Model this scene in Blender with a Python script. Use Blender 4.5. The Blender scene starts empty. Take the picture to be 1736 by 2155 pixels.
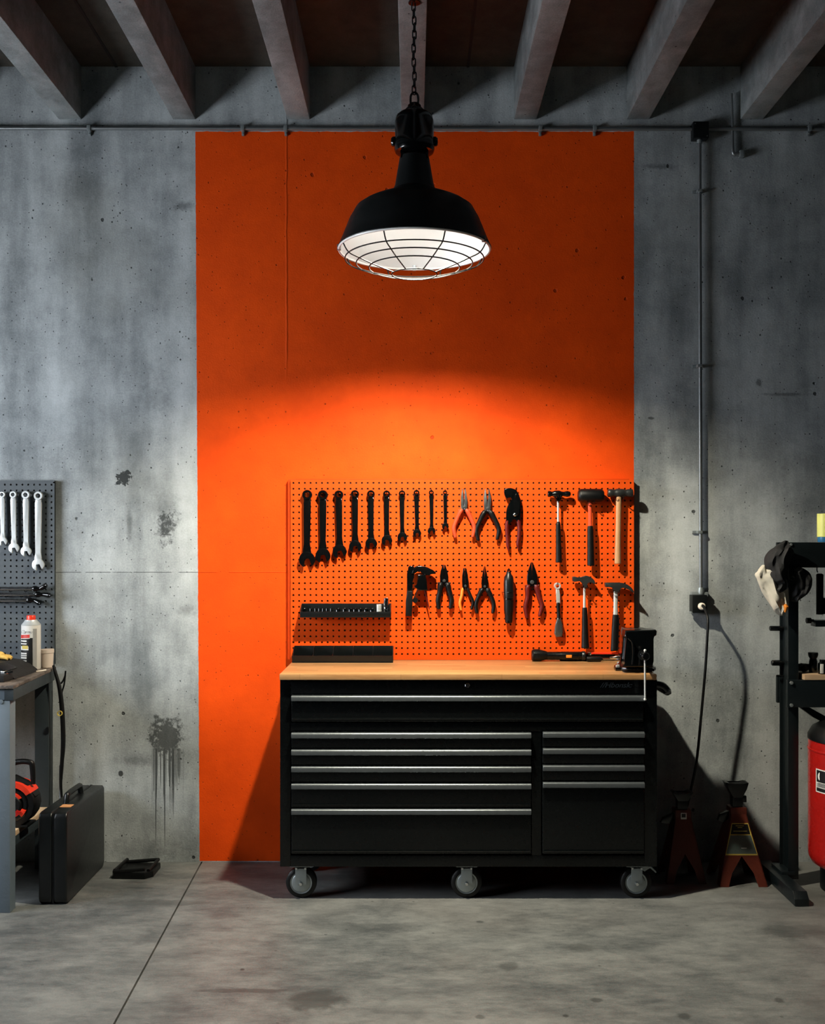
import bpy, bmesh, math, random
from mathutils import Vector, Matrix
random.seed(7)
PI = math.pi
SC = bpy.context.scene
COL = SC.collection

# ------------------------------------------------------------------ survey of the place
# wall at y = 0, room towards -y, camera 4.96 m in front of the wall, eye height 1.4985 m
F, D, EZ, VX, VY = 2227.0, 4.96, 1.4985, 870.0, 1141.0
def S(d): return F / (D - d)
def X(px, d=0.0): return (px - VX) / S(d)
def Z(py, d=0.0): return EZ - (py - VY) / S(d)
def q(px, py, d=.055): return (X(px, d), Z(py, d))
def P(px, py, d=.055): return Vector((X(px, d), -d, Z(py, d)))

def lin(c):
    c = c / 255.0
    return c / 12.92 if c <= .04045 else ((c + .055) / 1.055) ** 2.4
def rgb(r, g, b): return (lin(r), lin(g), lin(b), 1)

# ------------------------------------------------------------------ node helper
class NT:
    def __init__(s, name):
        s.mat = bpy.data.materials.new(name); s.mat.use_nodes = True
        s.t = s.mat.node_tree
        s.b = s.t.nodes['Principled BSDF']
        s.co = s.t.nodes.new('ShaderNodeTexCoord').outputs['Object']
    def put(s, sock, v):
        if isinstance(v, bpy.types.NodeSocket): s.t.links.new(v, sock)
        else: sock.default_value = v
    def m(s, op, a, b=None, c=None, clamp=False):
        n = s.t.nodes.new('ShaderNodeMath'); n.operation = op; n.use_clamp = clamp
        for i, v in enumerate((a, b, c)):
            if v is not None: s.put(n.inputs[i], v)
        return n.outputs[0]
    def map(s, vec, scale=(1, 1, 1), loc=(0, 0, 0)):
        n = s.t.nodes.new('ShaderNodeMapping'); s.put(n.inputs['Vector'], vec)
        n.inputs['Scale'].default_value = scale; n.inputs['Location'].default_value = loc
        return n.outputs[0]
    def noise(s, vec, scale, detail=4, rough=.55):
        n = s.t.nodes.new('ShaderNodeTexNoise'); s.put(n.inputs['Vector'], vec)
        n.inputs['Scale'].default_value = scale; n.inputs['Detail'].default_value = detail
        n.inputs['Roughness'].default_value = rough
        return n.outputs['Fac']
    def vor(s, vec, scale):
        n = s.t.nodes.new('ShaderNodeTexVoronoi'); s.put(n.inputs['Vector'], vec)
        n.inputs['Scale'].default_value = scale
        return n.outputs['Distance'], n.outputs['Color']
    def ss(s, v, lo, hi, a=0.0, b=1.0):
        n = s.t.nodes.new('ShaderNodeMapRange'); n.interpolation_type = 'SMOOTHSTEP'
        s.put(n.inputs['Value'], v)
        n.inputs['From Min'].default_value = lo; n.inputs['From Max'].default_value = hi
        n.inputs['To Min'].default_value = a; n.inputs['To Max'].default_value = b
        return n.outputs['Result']
    def mix(s, f, a, b, mode='MIX'):
        n = s.t.nodes.new('ShaderNodeMix'); n.data_type = 'RGBA'; n.blend_type = mode
        s.put(n.inputs[0], f); s.put(n.inputs[6], a); s.put(n.inputs[7], b)
        return n.outputs[2]
    def sep(s, vec):
        n = s.t.nodes.new('ShaderNodeSeparateXYZ'); s.put(n.inputs[0], vec); return n.outputs
    def comb(s, x, y, z):
        n = s.t.nodes.new('ShaderNodeCombineXYZ')
        for i, v in enumerate((x, y, z)): s.put(n.inputs[i], v)
        return n.outputs[0]
    def bump(s, h, dist=.002, strength=1.0):
        n = s.t.nodes.new('ShaderNodeBump'); s.put(n.inputs['Height'], h)
        n.inputs['Distance'].default_value = dist; n.inputs['Strength'].default_value = strength
        s.t.links.new(n.outputs[0], s.b.inputs['Normal'])
    def out(s, col=None, rough=None, metal=None, spec=None):
        for k, v in (('Base Color', col), ('Roughness', rough), ('Metallic', metal), ('Specular IOR Level', spec)):
            if v is not None: s.put(s.b.inputs[k], v)
        return s.mat

def plain(name, col, rough=.5, metal=0.0, spec=.5, var=.18, scale=30, bump=.0004, coat=0.0):
    n = NT(name)
    f = n.noise(n.co, scale, 5)
    dark = tuple(c * (1 - var) for c in col[:3]) + (1,)
    light = tuple(min(1, c * (1 + var)) for c in col[:3]) + (1,)
    c = n.mix(f, dark, light)
    r = n.m('ADD', n.m('MULTIPLY', n.noise(n.co, scale * 1.7, 3), .16), rough - .08, clamp=True)
    if bump: n.bump(n.noise(n.co, scale * 6, 3), bump)
    if coat: n.b.inputs['Coat Weight'].default_value = coat; n.b.inputs['Coat Roughness'].default_value = .12
    return n.out(c, r, metal, spec)

# ------------------------------------------------------------------ the big surfaces
def make_wall_mat():
    n = NT('board_marked_concrete_with_orange_paint')
    x, y, z = n.sep(n.co)
    p = n.comb(x, 0.0, z)
    streak = n.noise(n.map(p, (3.2, 1, .5)), 1.6, 5, .6)
    blot = n.noise(p, 1.7, 6, .62)
    mid = n.noise(n.map(p, (1, 1, 1), (5, 0, 3)), 7, 6, .65)
    grain = n.noise(p, 130, 3, .6)
    v = n.m('ADD', n.m('MULTIPLY', streak, .42), n.m('MULTIPLY', blot, .42))
    v = n.m('ADD', v, n.m('MULTIPLY', mid, .22))
    v = n.m('ADD', v, n.m('MULTIPLY', grain, .14))
    c = n.mix(n.ss(v, .42, .80), rgb(104, 110, 113), rgb(196, 202, 204))
    # warm greenish patches
    c = n.mix(n.m('MULTIPLY', n.ss(n.noise(n.map(p, (1, 1, 1), (9, 0, 2)), 1.1, 4), .52, .75), .35), c, rgb(118, 118, 108))
    # pin holes of three sizes
    holes = None
    for sc, rad, thr, lo in ((9, .085, .72, (3, 0, 1)), (22, .10, .70, (1, 0, 7)), (50, .14, .66, (2, 0, 5))):
        d, colr = n.vor(n.map(p, (1, 1, .9), lo), sc)
        d = n.m('ADD', d, n.m('MULTIPLY', n.m('SUBTRACT', n.noise(p, sc * 7, 2), .5), .09))
        h = n.m('MULTIPLY', n.ss(d, rad * .6, rad, 1, 0), n.m('GREATER_THAN', n.sep(colr)[0], thr))
        holes = h if holes is None else n.m('MAXIMUM', holes, h)
    # stains that have a shape of their own
    wob = n.noise(p, 16, 4, .7); wob2 = n.noise(p, 55, 2, .7)
    stain = None
    def blob(px, py, rx, ry, st, soft=.55, k=1.3):
        nonlocal stain
        dx = n.m('DIVIDE', n.m('SUBTRACT', x, X(px)), rx / 449.0)
        dz = n.m('DIVIDE', n.m('SUBTRACT', z, Z(py)), ry / 449.0)
        d = n.m('SQRT', n.m('ADD', n.m('MULTIPLY', dx, dx), n.m('MULTIPLY', dz, dz)))
        d = n.m('ADD', d, n.m('MULTIPLY', n.m('SUBTRACT', wob, .5), k))
        d = n.m('ADD', d, n.m('MULTIPLY', n.m('SUBTRACT', wob2, .5), k * .8))
        o = n.m('MULTIPLY', n.ss(d, 1 - soft, 1.0, 1, 0), st)
        stain = o if stain is None else n.m('MAXIMUM', stain, o)
    blob(260, 1006, 15, 14, .92, .2, 3.2)
    blob(349, 1103, 30, 44, .85, .9, 2.6)
    blob(349, 1068, 40, 60, .30, 1.0, 1.3)
    blob(272, 1105, 9, 50, .45, .8, 1.0)
    blob(352, 1552, 42, 50, .82, .5, 1.9)
    blob(384, 434, 32, 16, .55, .9, 1.4)
    blob(330, 830, 45, 70, .30, 1.0, 1.5)
    blob(170, 400, 80, 60, .22, 1.0, 1.4)
    blob(290, 1600, 60, 18, .4, 1.0, 1.6)
    blob(254, 1628, 6, 7, .9, .3, .4)
    blob(395, 1285, 28, 20, .45, 1.0, 1.3)
    blob(40, 560, 50, 120, .18, 1.0, 1.4)
    blob(300, 1790, 140, 40, .35, 1.0, 1.4)
    blob(1390, 350, 50, 9, .5, .8, 1.2)
    blob(1650, 830, 70, 5, .5, .8, 1.0)
    blob(1597, 805, 8, 12, .6, .6, 1.0)
    blob(1620, 960, 60, 120, .25, 1.0, 1.4)
    blob(1370, 880, 10, 4, .7, .5, .8)
    # drips below the oil splash
    nx = n.noise(n.comb(n.m('MULTIPLY', x, 75.0), 0.0, 0.0), 1.0, 2)
    top, cx = Z(1575), X(352)
    ln = n.m('MULTIPLY', n.ss(nx, .38, .78), .60)
    body = n.m('MULTIPLY', n.ss(nx, .46, .52), n.ss(n.m('ABSOLUTE', n.m('SUBTRACT', x, cx)), .055, .085, 1, 0))
    dz = n.m('SUBTRACT', top, z)
    dr = n.m('MULTIPLY', n.m('LESS_THAN', dz, ln), n.m('GREATER_THAN', dz, 0.0))
    stain = n.m('MAXIMUM', stain, n.m('MULTIPLY', n.m('MULTIPLY', dr, body), .85))
    c = n.mix(stain, c, rgb(34, 38, 39))
    # formwork seams
    def seam(v0, v, w): return n.ss(n.m('ABSOLUTE', n.m('SUBTRACT', v, v0)), w * .4, w, 1, 0)
    wobx = n.m('ADD', x, n.m('MULTIPLY', n.m('SUBTRACT', n.noise(p, 9, 3), .5), .012))
    s1 = n.m('MULTIPLY', seam(X(603), wobx, .006), n.ss(z, Z(820), Z(700)))
    s2 = n.m('MULTIPLY', seam(Z(1204), z, .003), n.m('MULTIPLY', n.ss(x, X(600), X(606), 1, 0), n.ss(n.noise(n.comb(x, 0.0, 0.0), 14, 2), .40, .46)))
    s3 = n.m('MULTIPLY', seam(Z(287), n.m('ADD', z, n.m('MULTIPLY', wob, .02)), .012), .7)
    seams = n.m('MAXIMUM', n.m('MAXIMUM', s1, s2), 0.0)
    c = n.mix(n.m('MULTIPLY', seams, .5), c, rgb(40, 44, 46))
    c = n.mix(n.m('MULTIPLY', holes, .85), c, rgb(36, 40, 41))
    # the orange painted field
    ed = n.m('MULTIPLY', n.m('SUBTRACT', n.noise(p, 40, 3), .5), .006)
    left = n.m('ADD', n.m('ADD', X(411), n.m('MULTIPLY', n.m('SUBTRACT', Z(277), z), 9 / 1540.0)), ed)
    topz = n.m('ADD', Z(277), n.m('MULTIPLY', n.m('SUBTRACT', n.noise(n.comb(x, 0.0, 0.0), 18, 4), .5), .016))
    pm = n.m('MULTIPLY', n.m('GREATER_THAN', x, left), n.m('LESS_THAN', x, n.m('ADD', X(1334), ed)))
    pm = n.m('MULTIPLY', pm, n.m('LESS_THAN', z, topz))
    pm = n.m('MULTIPLY', pm, n.m('GREATER_THAN', z, .004))
    pv = n.m('ADD', n.m('MULTIPLY', blot, .6), n.m('MULTIPLY', mid, .4))
    pc = n.mix(n.ss(pv, .35, .7), ORANGE_D, ORANGE_L)
    pc = n.mix(n.m('MULTIPLY', holes, .55), pc, rgb(70, 14, 4))
    pc = n.mix(n.m('MULTIPLY', seams, .14), pc, rgb(90, 18, 5))
    pst = n.m('MULTIPLY', n.ss(n.noise(n.map(p, (1, 1, .8), (4, 0, 4)), 7, 5, .7), .66, .78), .35)
    pc = n.mix(pst, pc, rgb(120, 28, 6))
    c = n.mix(pm, c, pc)
    h = n.m('ADD', n.m('MULTIPLY', mid, .5), n.m('MULTIPLY', grain, .25))
    h = n.m('SUBTRACT', h, n.m('MULTIPLY', holes, 1.2))
    h = n.m('SUBTRACT', h, n.m('MULTIPLY', seams, -.5))
    n.bump(h, .006, .6)
    return n.out(c, n.m('SUBTRACT', .85, n.m('MULTIPLY', pm, .2)), 0, n.m('SUBTRACT', .35, n.m('MULTIPLY', pm, .22)))

ORANGE_D, ORANGE_L = (.70, .060, .002, 1), (.88, .082, .0025, 1)

def make_concrete(name, a, b, sx=(1, 1, 1), holes_amt=.8):
    n = NT(name)
    v = n.m('ADD', n.m('MULTIPLY', n.noise(n.map(n.co, sx), 2.1, 6, .62), .6), n.m('MULTIPLY', n.noise(n.co, 11, 6, .65), .3))
    gr = n.noise(n.co, 140, 3)
    v = n.m('ADD', v, n.m('MULTIPLY', gr, .14))
    c = n.mix(n.ss(v, .38, .72), a, b)
    d, cl = n.vor(n.co, 17)
    h = n.m('MULTIPLY', n.ss(d, .05, .09, 1, 0), n.m('GREATER_THAN', n.sep(cl)[0], .7))
    c = n.mix(n.m('MULTIPLY', h, holes_amt), c, rgb(30, 32, 33))
    n.bump(n.m('SUBTRACT', n.m('ADD', n.m('MULTIPLY', gr, .4), v), h), .004, .5)
    return n.out(c, .85, 0, .3)

def make_floor_mat():
    n = NT('worn_trowelled_concrete')
    x, y, z = n.sep(n.co)
    p = n.comb(x, y, 0.0)
    big = n.noise(p, 1.1, 6, .62); mid = n.noise(n.map(p, (1, 1.8, 1), (3, 1, 0)), 4.2, 7, .68)
    fine = n.noise(n.map(p, (.6, 1.5, 1)), 24, 5, .7); gr = n.noise(p, 170, 2)
    v = n.m('ADD', n.m('MULTIPLY', big, .40), n.m('MULTIPLY', mid, .40))
    v = n.m('ADD', v, n.m('MULTIPLY', fine, .20))
    v = n.m('ADD', v, n.m('MULTIPLY', gr, .10))
    c = n.mix(n.ss(v, .38, .74), rgb(58, 62, 64), rgb(122, 124, 122))
    c = n.mix(n.m('MULTIPLY', n.ss(n.noise(p, .8, 4), .48, .7), .25), c, rgb(112, 106, 100))
    # trowel swirls and scuffs
    w = n.noise(n.map(p, (1, 3, 1), (7, 2, 0)), 5, 8, .75)
    c = n.mix(n.m('MULTIPLY', n.ss(n.m('ABSOLUTE', n.m('SUBTRACT', w, .5)), .0, .012, 1, 0), .10), c, rgb(160, 160, 158))
    wob = n.noise(p, 13, 6, .7)
    st = None
    for (px, py, rx, ry, k) in ((660, 2105, .13, .10, .8), (520, 2085, .22, .022, .6), (1070, 2035, .05, .05, .55), (1225, 1995, .07, .05, .5),
                                (1440, 2138, .03, .03, .7), (1255, 2105, .025, .02, .7), (510, 2040, .01, .012, .9), (1190, 2138, .012, .012, .9), (1010, 2140, .02, .02, .6),
                                (330, 1900, .30, .05, .35), (760, 1950, .3, .06, .3), (60, 1990, .15, .05, .3), (1010, 1940, .02, .015, .6), (1640, 2105, .02, .03, .6), (1690, 1960, .25, .1, .4)):
        s = (py - VY) / EZ; yy = -(D - F / s); xx = (px - VX) / s
        dx = n.m('DIVIDE', n.m('SUBTRACT', x, xx), rx); dy = n.m('DIVIDE', n.m('SUBTRACT', y, yy), ry)
        d = n.m('ADD', n.m('SQRT', n.m('ADD', n.m('MULTIPLY', dx, dx), n.m('MULTIPLY', dy, dy))), n.m('MULTIPLY', n.m('SUBTRACT', wob, .5), 1.4))
        o = n.m('MULTIPLY', n.ss(d, .45, 1.0, 1, 0), k)
        st = o if st is None else n.m('MAXIMUM', st, o)
    c = n.mix(st, c, rgb(44, 47, 47))
    d, cl = n.vor(p, 12)
    sp = n.m('MULTIPLY', n.ss(d, .05, .10, 1, 0), n.m('GREATER_THAN', n.sep(cl)[0], .82))
    c = n.mix(n.m('MULTIPLY', sp, .6), c, rgb(52, 54, 54))
    n.bump(n.m('ADD', n.m('MULTIPLY', fine, .6), n.m('MULTIPLY', gr, .3)), .003, .35)
    r = n.m('ADD', .34, n.m('MULTIPLY', mid, .30))
    return n.out(c, r, 0, .5)

def make_wood(name, a, b, along=(1, 14, 14), rough=.42, plank=None, dirt=0.0):
    n = NT(name)
    x, y, z = n.sep(n.co)
    g = n.noise(n.map(n.co, along), 3.0, 6, .65)
    f = n.noise(n.map(n.co, tuple(k * 3.4 for k in along)), 6, 3, .6)
    v = n.m('ADD', n.m('MULTIPLY', g, .7), n.m('MULTIPLY', f, .3))
    c = n.mix(n.ss(v, .34, .68), a, b)
    if plank:
        row = n.m('FLOOR', n.m('DIVIDE', y, plank[0]))
        u = n.m('DIVIDE', n.m('ADD', x, n.m('MULTIPLY', n.m('FRACT', n.m('MULTIPLY', row, .618)), plank[1])), plank[1])
        idx = n.m('ADD', n.m('MULTIPLY', row, 7.31), n.m('MULTIPLY', n.m('FLOOR', u), 3.77))
        rnd = n.m('FRACT', n.m('MULTIPLY', n.m('SINE', idx), 43758.5))
        c = n.mix(n.m('MULTIPLY', rnd, .55), c, tuple(k * .62 for k in a[:3]) + (1,))
        e = n.m('FRACT', n.m('DIVIDE', y, plank[0])); e2 = n.m('FRACT', u)
        ln = n.m('MAXIMUM', n.m('LESS_THAN', e, .03), n.m('LESS_THAN', e2, .004))
        c = n.mix(n.m('MULTIPLY', ln, .5), c, tuple(k * .35 for k in a[:3]) + (1,))
    if dirt: c = n.mix(n.m('MULTIPLY', n.ss(n.noise(n.co, 9, 5, .7), .45, .65), dirt), c, rgb(30, 24, 20))
    n.bump(v, .0015, .4)
    return n.out(c, rough, 0, .45)

def make_emit(name, col, st):
    n = NT(name)
    n.b.inputs['Emission Color'].default_value = col; n.b.inputs['Emission Strength'].default_value = st
    return n.out((1, 1, 1, 1), .4)

M = {}
M['wall'] = make_wall_mat()
M['floor'] = make_floor_mat()
M['joint'] = plain('dark_joint_filler', rgb(38, 36, 34), .9)
M['beam'] = make_concrete('precast_beam_concrete', rgb(88, 94, 95), rgb(150, 157, 158), (1, .4, 1))
M['slab'] = make_concrete('dark_stained_ceiling_slab', rgb(52, 50, 46), rgb(84, 80, 72), (1, .5, 1), .4)
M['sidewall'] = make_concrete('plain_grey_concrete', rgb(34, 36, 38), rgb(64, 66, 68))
M['black'] = plain('black_powder_coat', rgb(5, 7, 8), .26, 0, .35, .2, 40, .0002, .0)
M['blackgloss'] = plain('black_gloss_enamel', rgb(5, 7, 8), .16, 0, .5, .2, 30, .0001, .0)
M['satin'] = plain('satin_black_enamel', rgb(8, 12, 13), .45, 0, .35, .25, 18, .0003)
M['blacksteel'] = plain('black_oxide_steel', rgb(7, 8, 9), .17, .0, .5, .3, 60, .0003)
M['rubber'] = plain('black_rubber', rgb(6, 7, 8), .42, 0, .3, .25, 60, .0006)
M['plastic'] = plain('dark_grey_plastic', rgb(11, 15, 17), .34, 0, .45, .2, 40, .0003)
M['steel'] = plain('worn_grey_steel', rgb(120, 124, 126), .34, .9, .5, .25, 60, .0004)
M['darksteel'] = plain('forged_dark_steel', rgb(62, 64, 64), .36, .7, .5, .3, 50, .0005)
M['chrome'] = plain('polished_chrome', rgb(205, 208, 210), .14, 1, .5, .06, 30, 0)
M['satinchrome'] = plain('satin_chrome', rgb(200, 204, 204), .36, .45, .5, .1, 60, .0002)
M['alu'] = plain('brushed_aluminium', rgb(108, 114, 118), .34, .8, .5, .14, 50, .0002)
M['zinc'] = plain('zinc_plated_steel', rgb(150, 158, 160), .42, .6, .5, .12, 40, .0003)
M['galv'] = plain('galvanised_conduit', rgb(128, 132, 134), .38, .7, .5, .2, 20, .0004)
M['white'] = plain('white_enamel', (.86, .86, .84, 1), .35, 0, .5, .03, 8, 0)
M['peg'] = plain('orange_painted_hardboard', (.66, .068, .0025, 1), .6, 0, .15, .10, 7, .0003)
M['pegdark'] = plain('dark_grey_painted_hardboard', rgb(72, 79, 84), .5, 0, .4, .12, 9, .0004)
M['frame_o'] = plain('orange_painted_batten', (.62, .052, .003, 1), .65, 0, .12, .15, 12, .0005)
M['frame_d'] = plain('dark_painted_batten', rgb(34, 38, 40), .5, 0, .4, .15, 12, .0005)
M['wood_top'] = make_wood('butcher_block_beech', (.36, .175, .065, 1), (.50, .28, .12, 1), (1.0, 16, 16), .36, (.045, .42))
M['wood_bench'] = make_wood('stained_bench_plank', (.05, .04, .034, 1), (.22, .175, .145, 1), (14, 1, 14), .6, None, .75)
M['wood_shelf'] = make_wood('rough_pine_plank', (.42, .29, .18, 1), (.62, .46, .31, 1), (14, 1, 14), .6)
M['wood_handle'] = make_wood('hickory_handle', (.33, .165, .072, 1), (.46, .26, .125, 1), (22, 22, 1.2), .45)
M['wood_block'] = make_wood('scrap_wood_block', (.34, .22, .13, 1), (.50, .35, .22, 1), (1, 14, 14), .6)
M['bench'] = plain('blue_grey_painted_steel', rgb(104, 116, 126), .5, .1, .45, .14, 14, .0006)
M['benchshade'] = plain('dark_shaded_painted_steel', rgb(44, 52, 56), .5, .1, .45, .14, 14, .0006)  # darker copy of the bench steel, with shade put into the colour
M['press'] = plain('blue_black_painted_steel', rgb(13, 20, 23), .36, .0, .5, .22, 16, .0006)
M['redgrip'] = plain('red_grip_rubber', (.50, .030, .015, 1), .38, 0, .5, .15, 40, .0004)
M['darkredgrip'] = plain('dark_red_grip_rubber', (.10, .008, .006, 1), .42, 0, .25, .2, 40, .0004)
M['salmongrip'] = plain('orange_red_grip_rubber', (.52, .060, .020, 1), .45, 0, .25, .12, 40, .0004)
M['orangegrip'] = plain('orange_grip_rubber', (.85, .22, .02, 1), .4, 0, .5, .12, 40, .0004)
M['redpaint'] = plain('red_gloss_paint', (.34, .008, .006, 1), .28, 0, .5, .12, 12, .0004, .3)
M['toolred'] = plain('signal_red_plastic', (.75, .035, .010, 1), .38, 0, .5, .12, 20, .0003)
M['stand'] = plain('worn_orange_red_paint', (.09, .015, .007, 1), .5, 0, .45, .35, 22, .0008)  # orange-red darkened to carry the shadow of the tool chest
M['standlabel'] = plain('grey_green_sticker', rgb(84, 96, 92), .45, 0, .5, .3, 40, .0002)
M['paper'] = plain('white_sticker', rgb(212, 210, 204), .5, 0, .5, .05, 30, 0)
M['ink'] = plain('black_ink', rgb(16, 16, 17), .5, 0, .4, .1, 30, 0)
M['greyink'] = plain('grey_print', rgb(150, 150, 148), .5, 0, .4, .1, 30, 0)
M['redink'] = plain('red_print', (.55, .04, .03, 1), .45, 0, .5, .1, 30, 0)
M['yellowink'] = plain('mustard_print', (.55, .42, .08, 1), .5, 0, .5, .2, 60, 0)
M['yellow'] = plain('pale_yellow_label', (.78, .80, .22, 1), .45, 0, .5, .06, 20, 0)
M['blue'] = plain('blue_plastic', (.03, .16, .34, 1), .35, 0, .5, .1, 20, .0002)
M['cream'] = plain('cream_plastic', (.62, .52, .44, 1), .5, 0, .5, .1, 18, .0003)
M['glove'] = plain('yellow_leather', (.66, .42, .10, 1), .7, 0, .3, .3, 40, .001)
M['cloth_w'] = plain('off_white_cotton', rgb(190, 184, 170), .85, 0, .2, .2, 14, .0012)
M['cloth_b'] = plain('black_cotton', rgb(30, 30, 31), .75, 0, .3, .35, 20, .0012)
M['cloth_o'] = plain('orange_tag_cloth', (.6, .18, .02, 1), .8, 0, .2, .2, 30, .0005)
M['badge'] = plain('grey_badge_print', rgb(78, 86, 90), .35, .4, .5, .1, 30, 0)
M['tan'] = plain('tan_sticker', rgb(196, 140, 92), .5, 0, .4, .1, 40, 0)
M['bulb'] = make_emit('glowing_bulb_glass', (1, .96, .90, 1), 14)
M['ceramic'] = plain('white_ceramic', rgb(225, 215, 200), .35, 0, .5, .05, 30, 0)

# ------------------------------------------------------------------ mesh builder
class MB:
    def __init__(s): s.bm = bmesh.new()
    def _bev(s, edges, bev, seg=2):
        if bev > 0 and edges:
            bmesh.ops.bevel(s.bm, geom=list(edges), offset=bev, segments=seg, profile=.6, affect='EDGES', clamp_overlap=True)
    def box(s, x0, x1, y0, y1, z0, z1, bev=0.0, seg=2):
        x0, x1 = min(x0, x1), max(x0, x1); y0, y1 = min(y0, y1), max(y0, y1); z0, z1 = min(z0, z1), max(z0, z1)
        v = [s.bm.verts.new((x, y, z)) for x in (x0, x1) for y in (y0, y1) for z in (z0, z1)]
        fs = [(0, 1, 3, 2), (4, 6, 7, 5), (0, 4, 5, 1), (2, 3, 7, 6), (0, 2, 6, 4), (1, 5, 7, 3)]
        fc = [s.bm.faces.new([v[i] for i in f]) for f in fs]
        if bev: s._bev({e for f in fc for e in f.edges}, bev, seg)
        return s
    def ext(s, pts, axis, a0, a1, bev=0.0, seg=2):
        """outline extruded along an axis: Y takes (x,z), X takes (y,z), Z takes (x,y)"""
        def mk(p, a):
            return (p[0], a, p[1]) if axis == 'Y' else (a, p[0], p[1]) if axis == 'X' else (p[0], p[1], a)
        A = [s.bm.verts.new(mk(p, a0)) for p in pts]; B = [s.bm.verts.new(mk(p, a1)) for p in pts]
        n = len(pts)
        fa = s.bm.faces.new(A); fb = s.bm.faces.new(B[::-1])
        sd = [s.bm.faces.new((A[i], B[i], B[(i + 1) % n], A[(i + 1) % n])) for i in range(n)]
        if bev:
            s._bev({e for e in list(fa.edges) + list(fb.edges)}, bev, seg)
        return s
    def lathe(s, prof, c, axis='Z', seg=32, cap=True, sx=1.0):
        """prof = [(radius, offset along axis)]"""
        def mk(r, h, a):
            u, w = r * math.cos(a) * sx, r * math.sin(a)
            if axis == 'Z': return (c[0] + u, c[1] + w, c[2] + h)
            if axis == 'Y': return (c[0] + u, c[1] + h, c[2] + w)
            return (c[0] + h, c[1] + u, c[2] + w)
        rings = []
        for r, h in prof:
            if r < 1e-6: rings.append([s.bm.verts.new(mk(0, h, 0))])
            else: rings.append([s.bm.verts.new(mk(r, h, 2 * PI * i / seg)) for i in range(seg)])
        for a, b in zip(rings, rings[1:]):
            if len(a) == 1 and len(b) == 1: continue
            for i in range(seg):
                j = (i + 1) % seg
                if len(a) == 1: s.bm.faces.new((a[0], b[i], b[j]))
                elif len(b) == 1: s.bm.faces.new((a[i], b[0], a[j]))
                else: s.bm.faces.new((a[i], b[i], b[j], a[j]))
        if cap:
            for r in (rings[0], rings[-1]):
                if len(r) > 1: s.bm.faces.new(r)
        return s
    def ring(s, c, r, t, axis='Z', seg=48, ts=6):
        prof = [(r + t * math.cos(2 * PI * k / ts), t * math.sin(2 * PI * k / ts)) for k in range(ts)] 
        prof.append(prof[0])
        s.lathe(prof, c, axis, seg, cap=False)
        bmesh.ops.remove_doubles(s.bm, verts=s.bm.verts, dist=1e-7)
        return s
    def tube(s, pts, r, seg=10, closed=False, flat=1.0, smooth=0):
        pts = [Vector(p) for p in pts]
        rs = list(r) if isinstance(r, (list, tuple)) else [r] * len(pts)
        if smooth: pts, rs = catmull(pts, rs, smooth, closed)
        n = len(pts); rings = []
        up = None
        for i in range(n):
            a = pts[(i - 1) % n] if closed or i > 0 else pts[i]
            b = pts[(i + 1) % n] if closed or i < n - 1 else pts[i]
            t = (b - a).normalized()
            if up is None:
                up = Vector((0, 1, 0)) if abs(t.y) < .9 else Vector((1, 0, 0))
            up = (up - t * up.dot(t))
            if up.length < 1e-6: up = t.orthogonal()
            up.normalize()
            sd = t.cross(up)
            rings.append([s.bm.verts.new(pts[i] + up * (math.sin(2 * PI * k / seg) * rs[i] * flat) + sd * (math.cos(2 * PI * k / seg) * rs[i])) for k in range(seg)])
        m = n if closed else n - 1
        for i in range(m):
            a, b = rings[i], rings[(i + 1) % n]
            for k in range(seg):
                j = (k + 1) % seg
                s.bm.faces.new((a[k], b[k], b[j], a[j]))
        if not closed:
            s.bm.faces.new(rings[0][::-1]); s.bm.faces.new(rings[-1])
        return s
    def build(s, name, mat, parent=None, sharp=38):
        bmesh.ops.recalc_face_normals(s.bm, faces=s.bm.faces)
        if parent is not None:
            off = worg(parent)
            bmesh.ops.translate(s.bm, verts=s.bm.verts, vec=-off)
        me = bpy.data.meshes.new(name); s.bm.to_mesh(me); s.bm.free()
        me.materials.append(mat)
        me.shade_smooth(); me.set_sharp_from_angle(angle=math.radians(sharp))
        o = bpy.data.objects.new(name, me); COL.objects.link(o)
        if parent is not None: o.parent = parent
        return o

def worg(o):
    v = Vector((0, 0, 0))
    while o is not None:
        v += o.location; o = o.parent
    return v

def catmull(pts, rs, k, closed=False):
    n = len(pts); op, orr = [], []
    m = n if closed else n - 1
    for i in range(m):
        g = lambda j: (j % n) if closed else max(0, min(n - 1, j))
        p0, p1, p2, p3 = (pts[g(i + e)] for e in (-1, 0, 1, 2)); r1, r2 = rs[g(i)], rs[g(i + 1)]
        for e in range(k):
            t = e / k
            op.append(.5 * ((2 * p1) + (p2 - p0) * t + (2 * p0 - 5 * p1 + 4 * p2 - p3) * t * t + (3 * p1 - p0 - 3 * p2 + p3) * t ** 3))
            orr.append(r1 + (r2 - r1) * (t * t * (3 - 2 * t)))
    if not closed: op.append(pts[-1]); orr.append(rs[-1])
    return op, orr

def curve2(pts, k=4, closed=True):
    v, _ = catmull([Vector((a, b, 0)) for a, b in pts], [0] * len(pts), k, closed)
    return [(p.x, p.y) for p in v]

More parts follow.
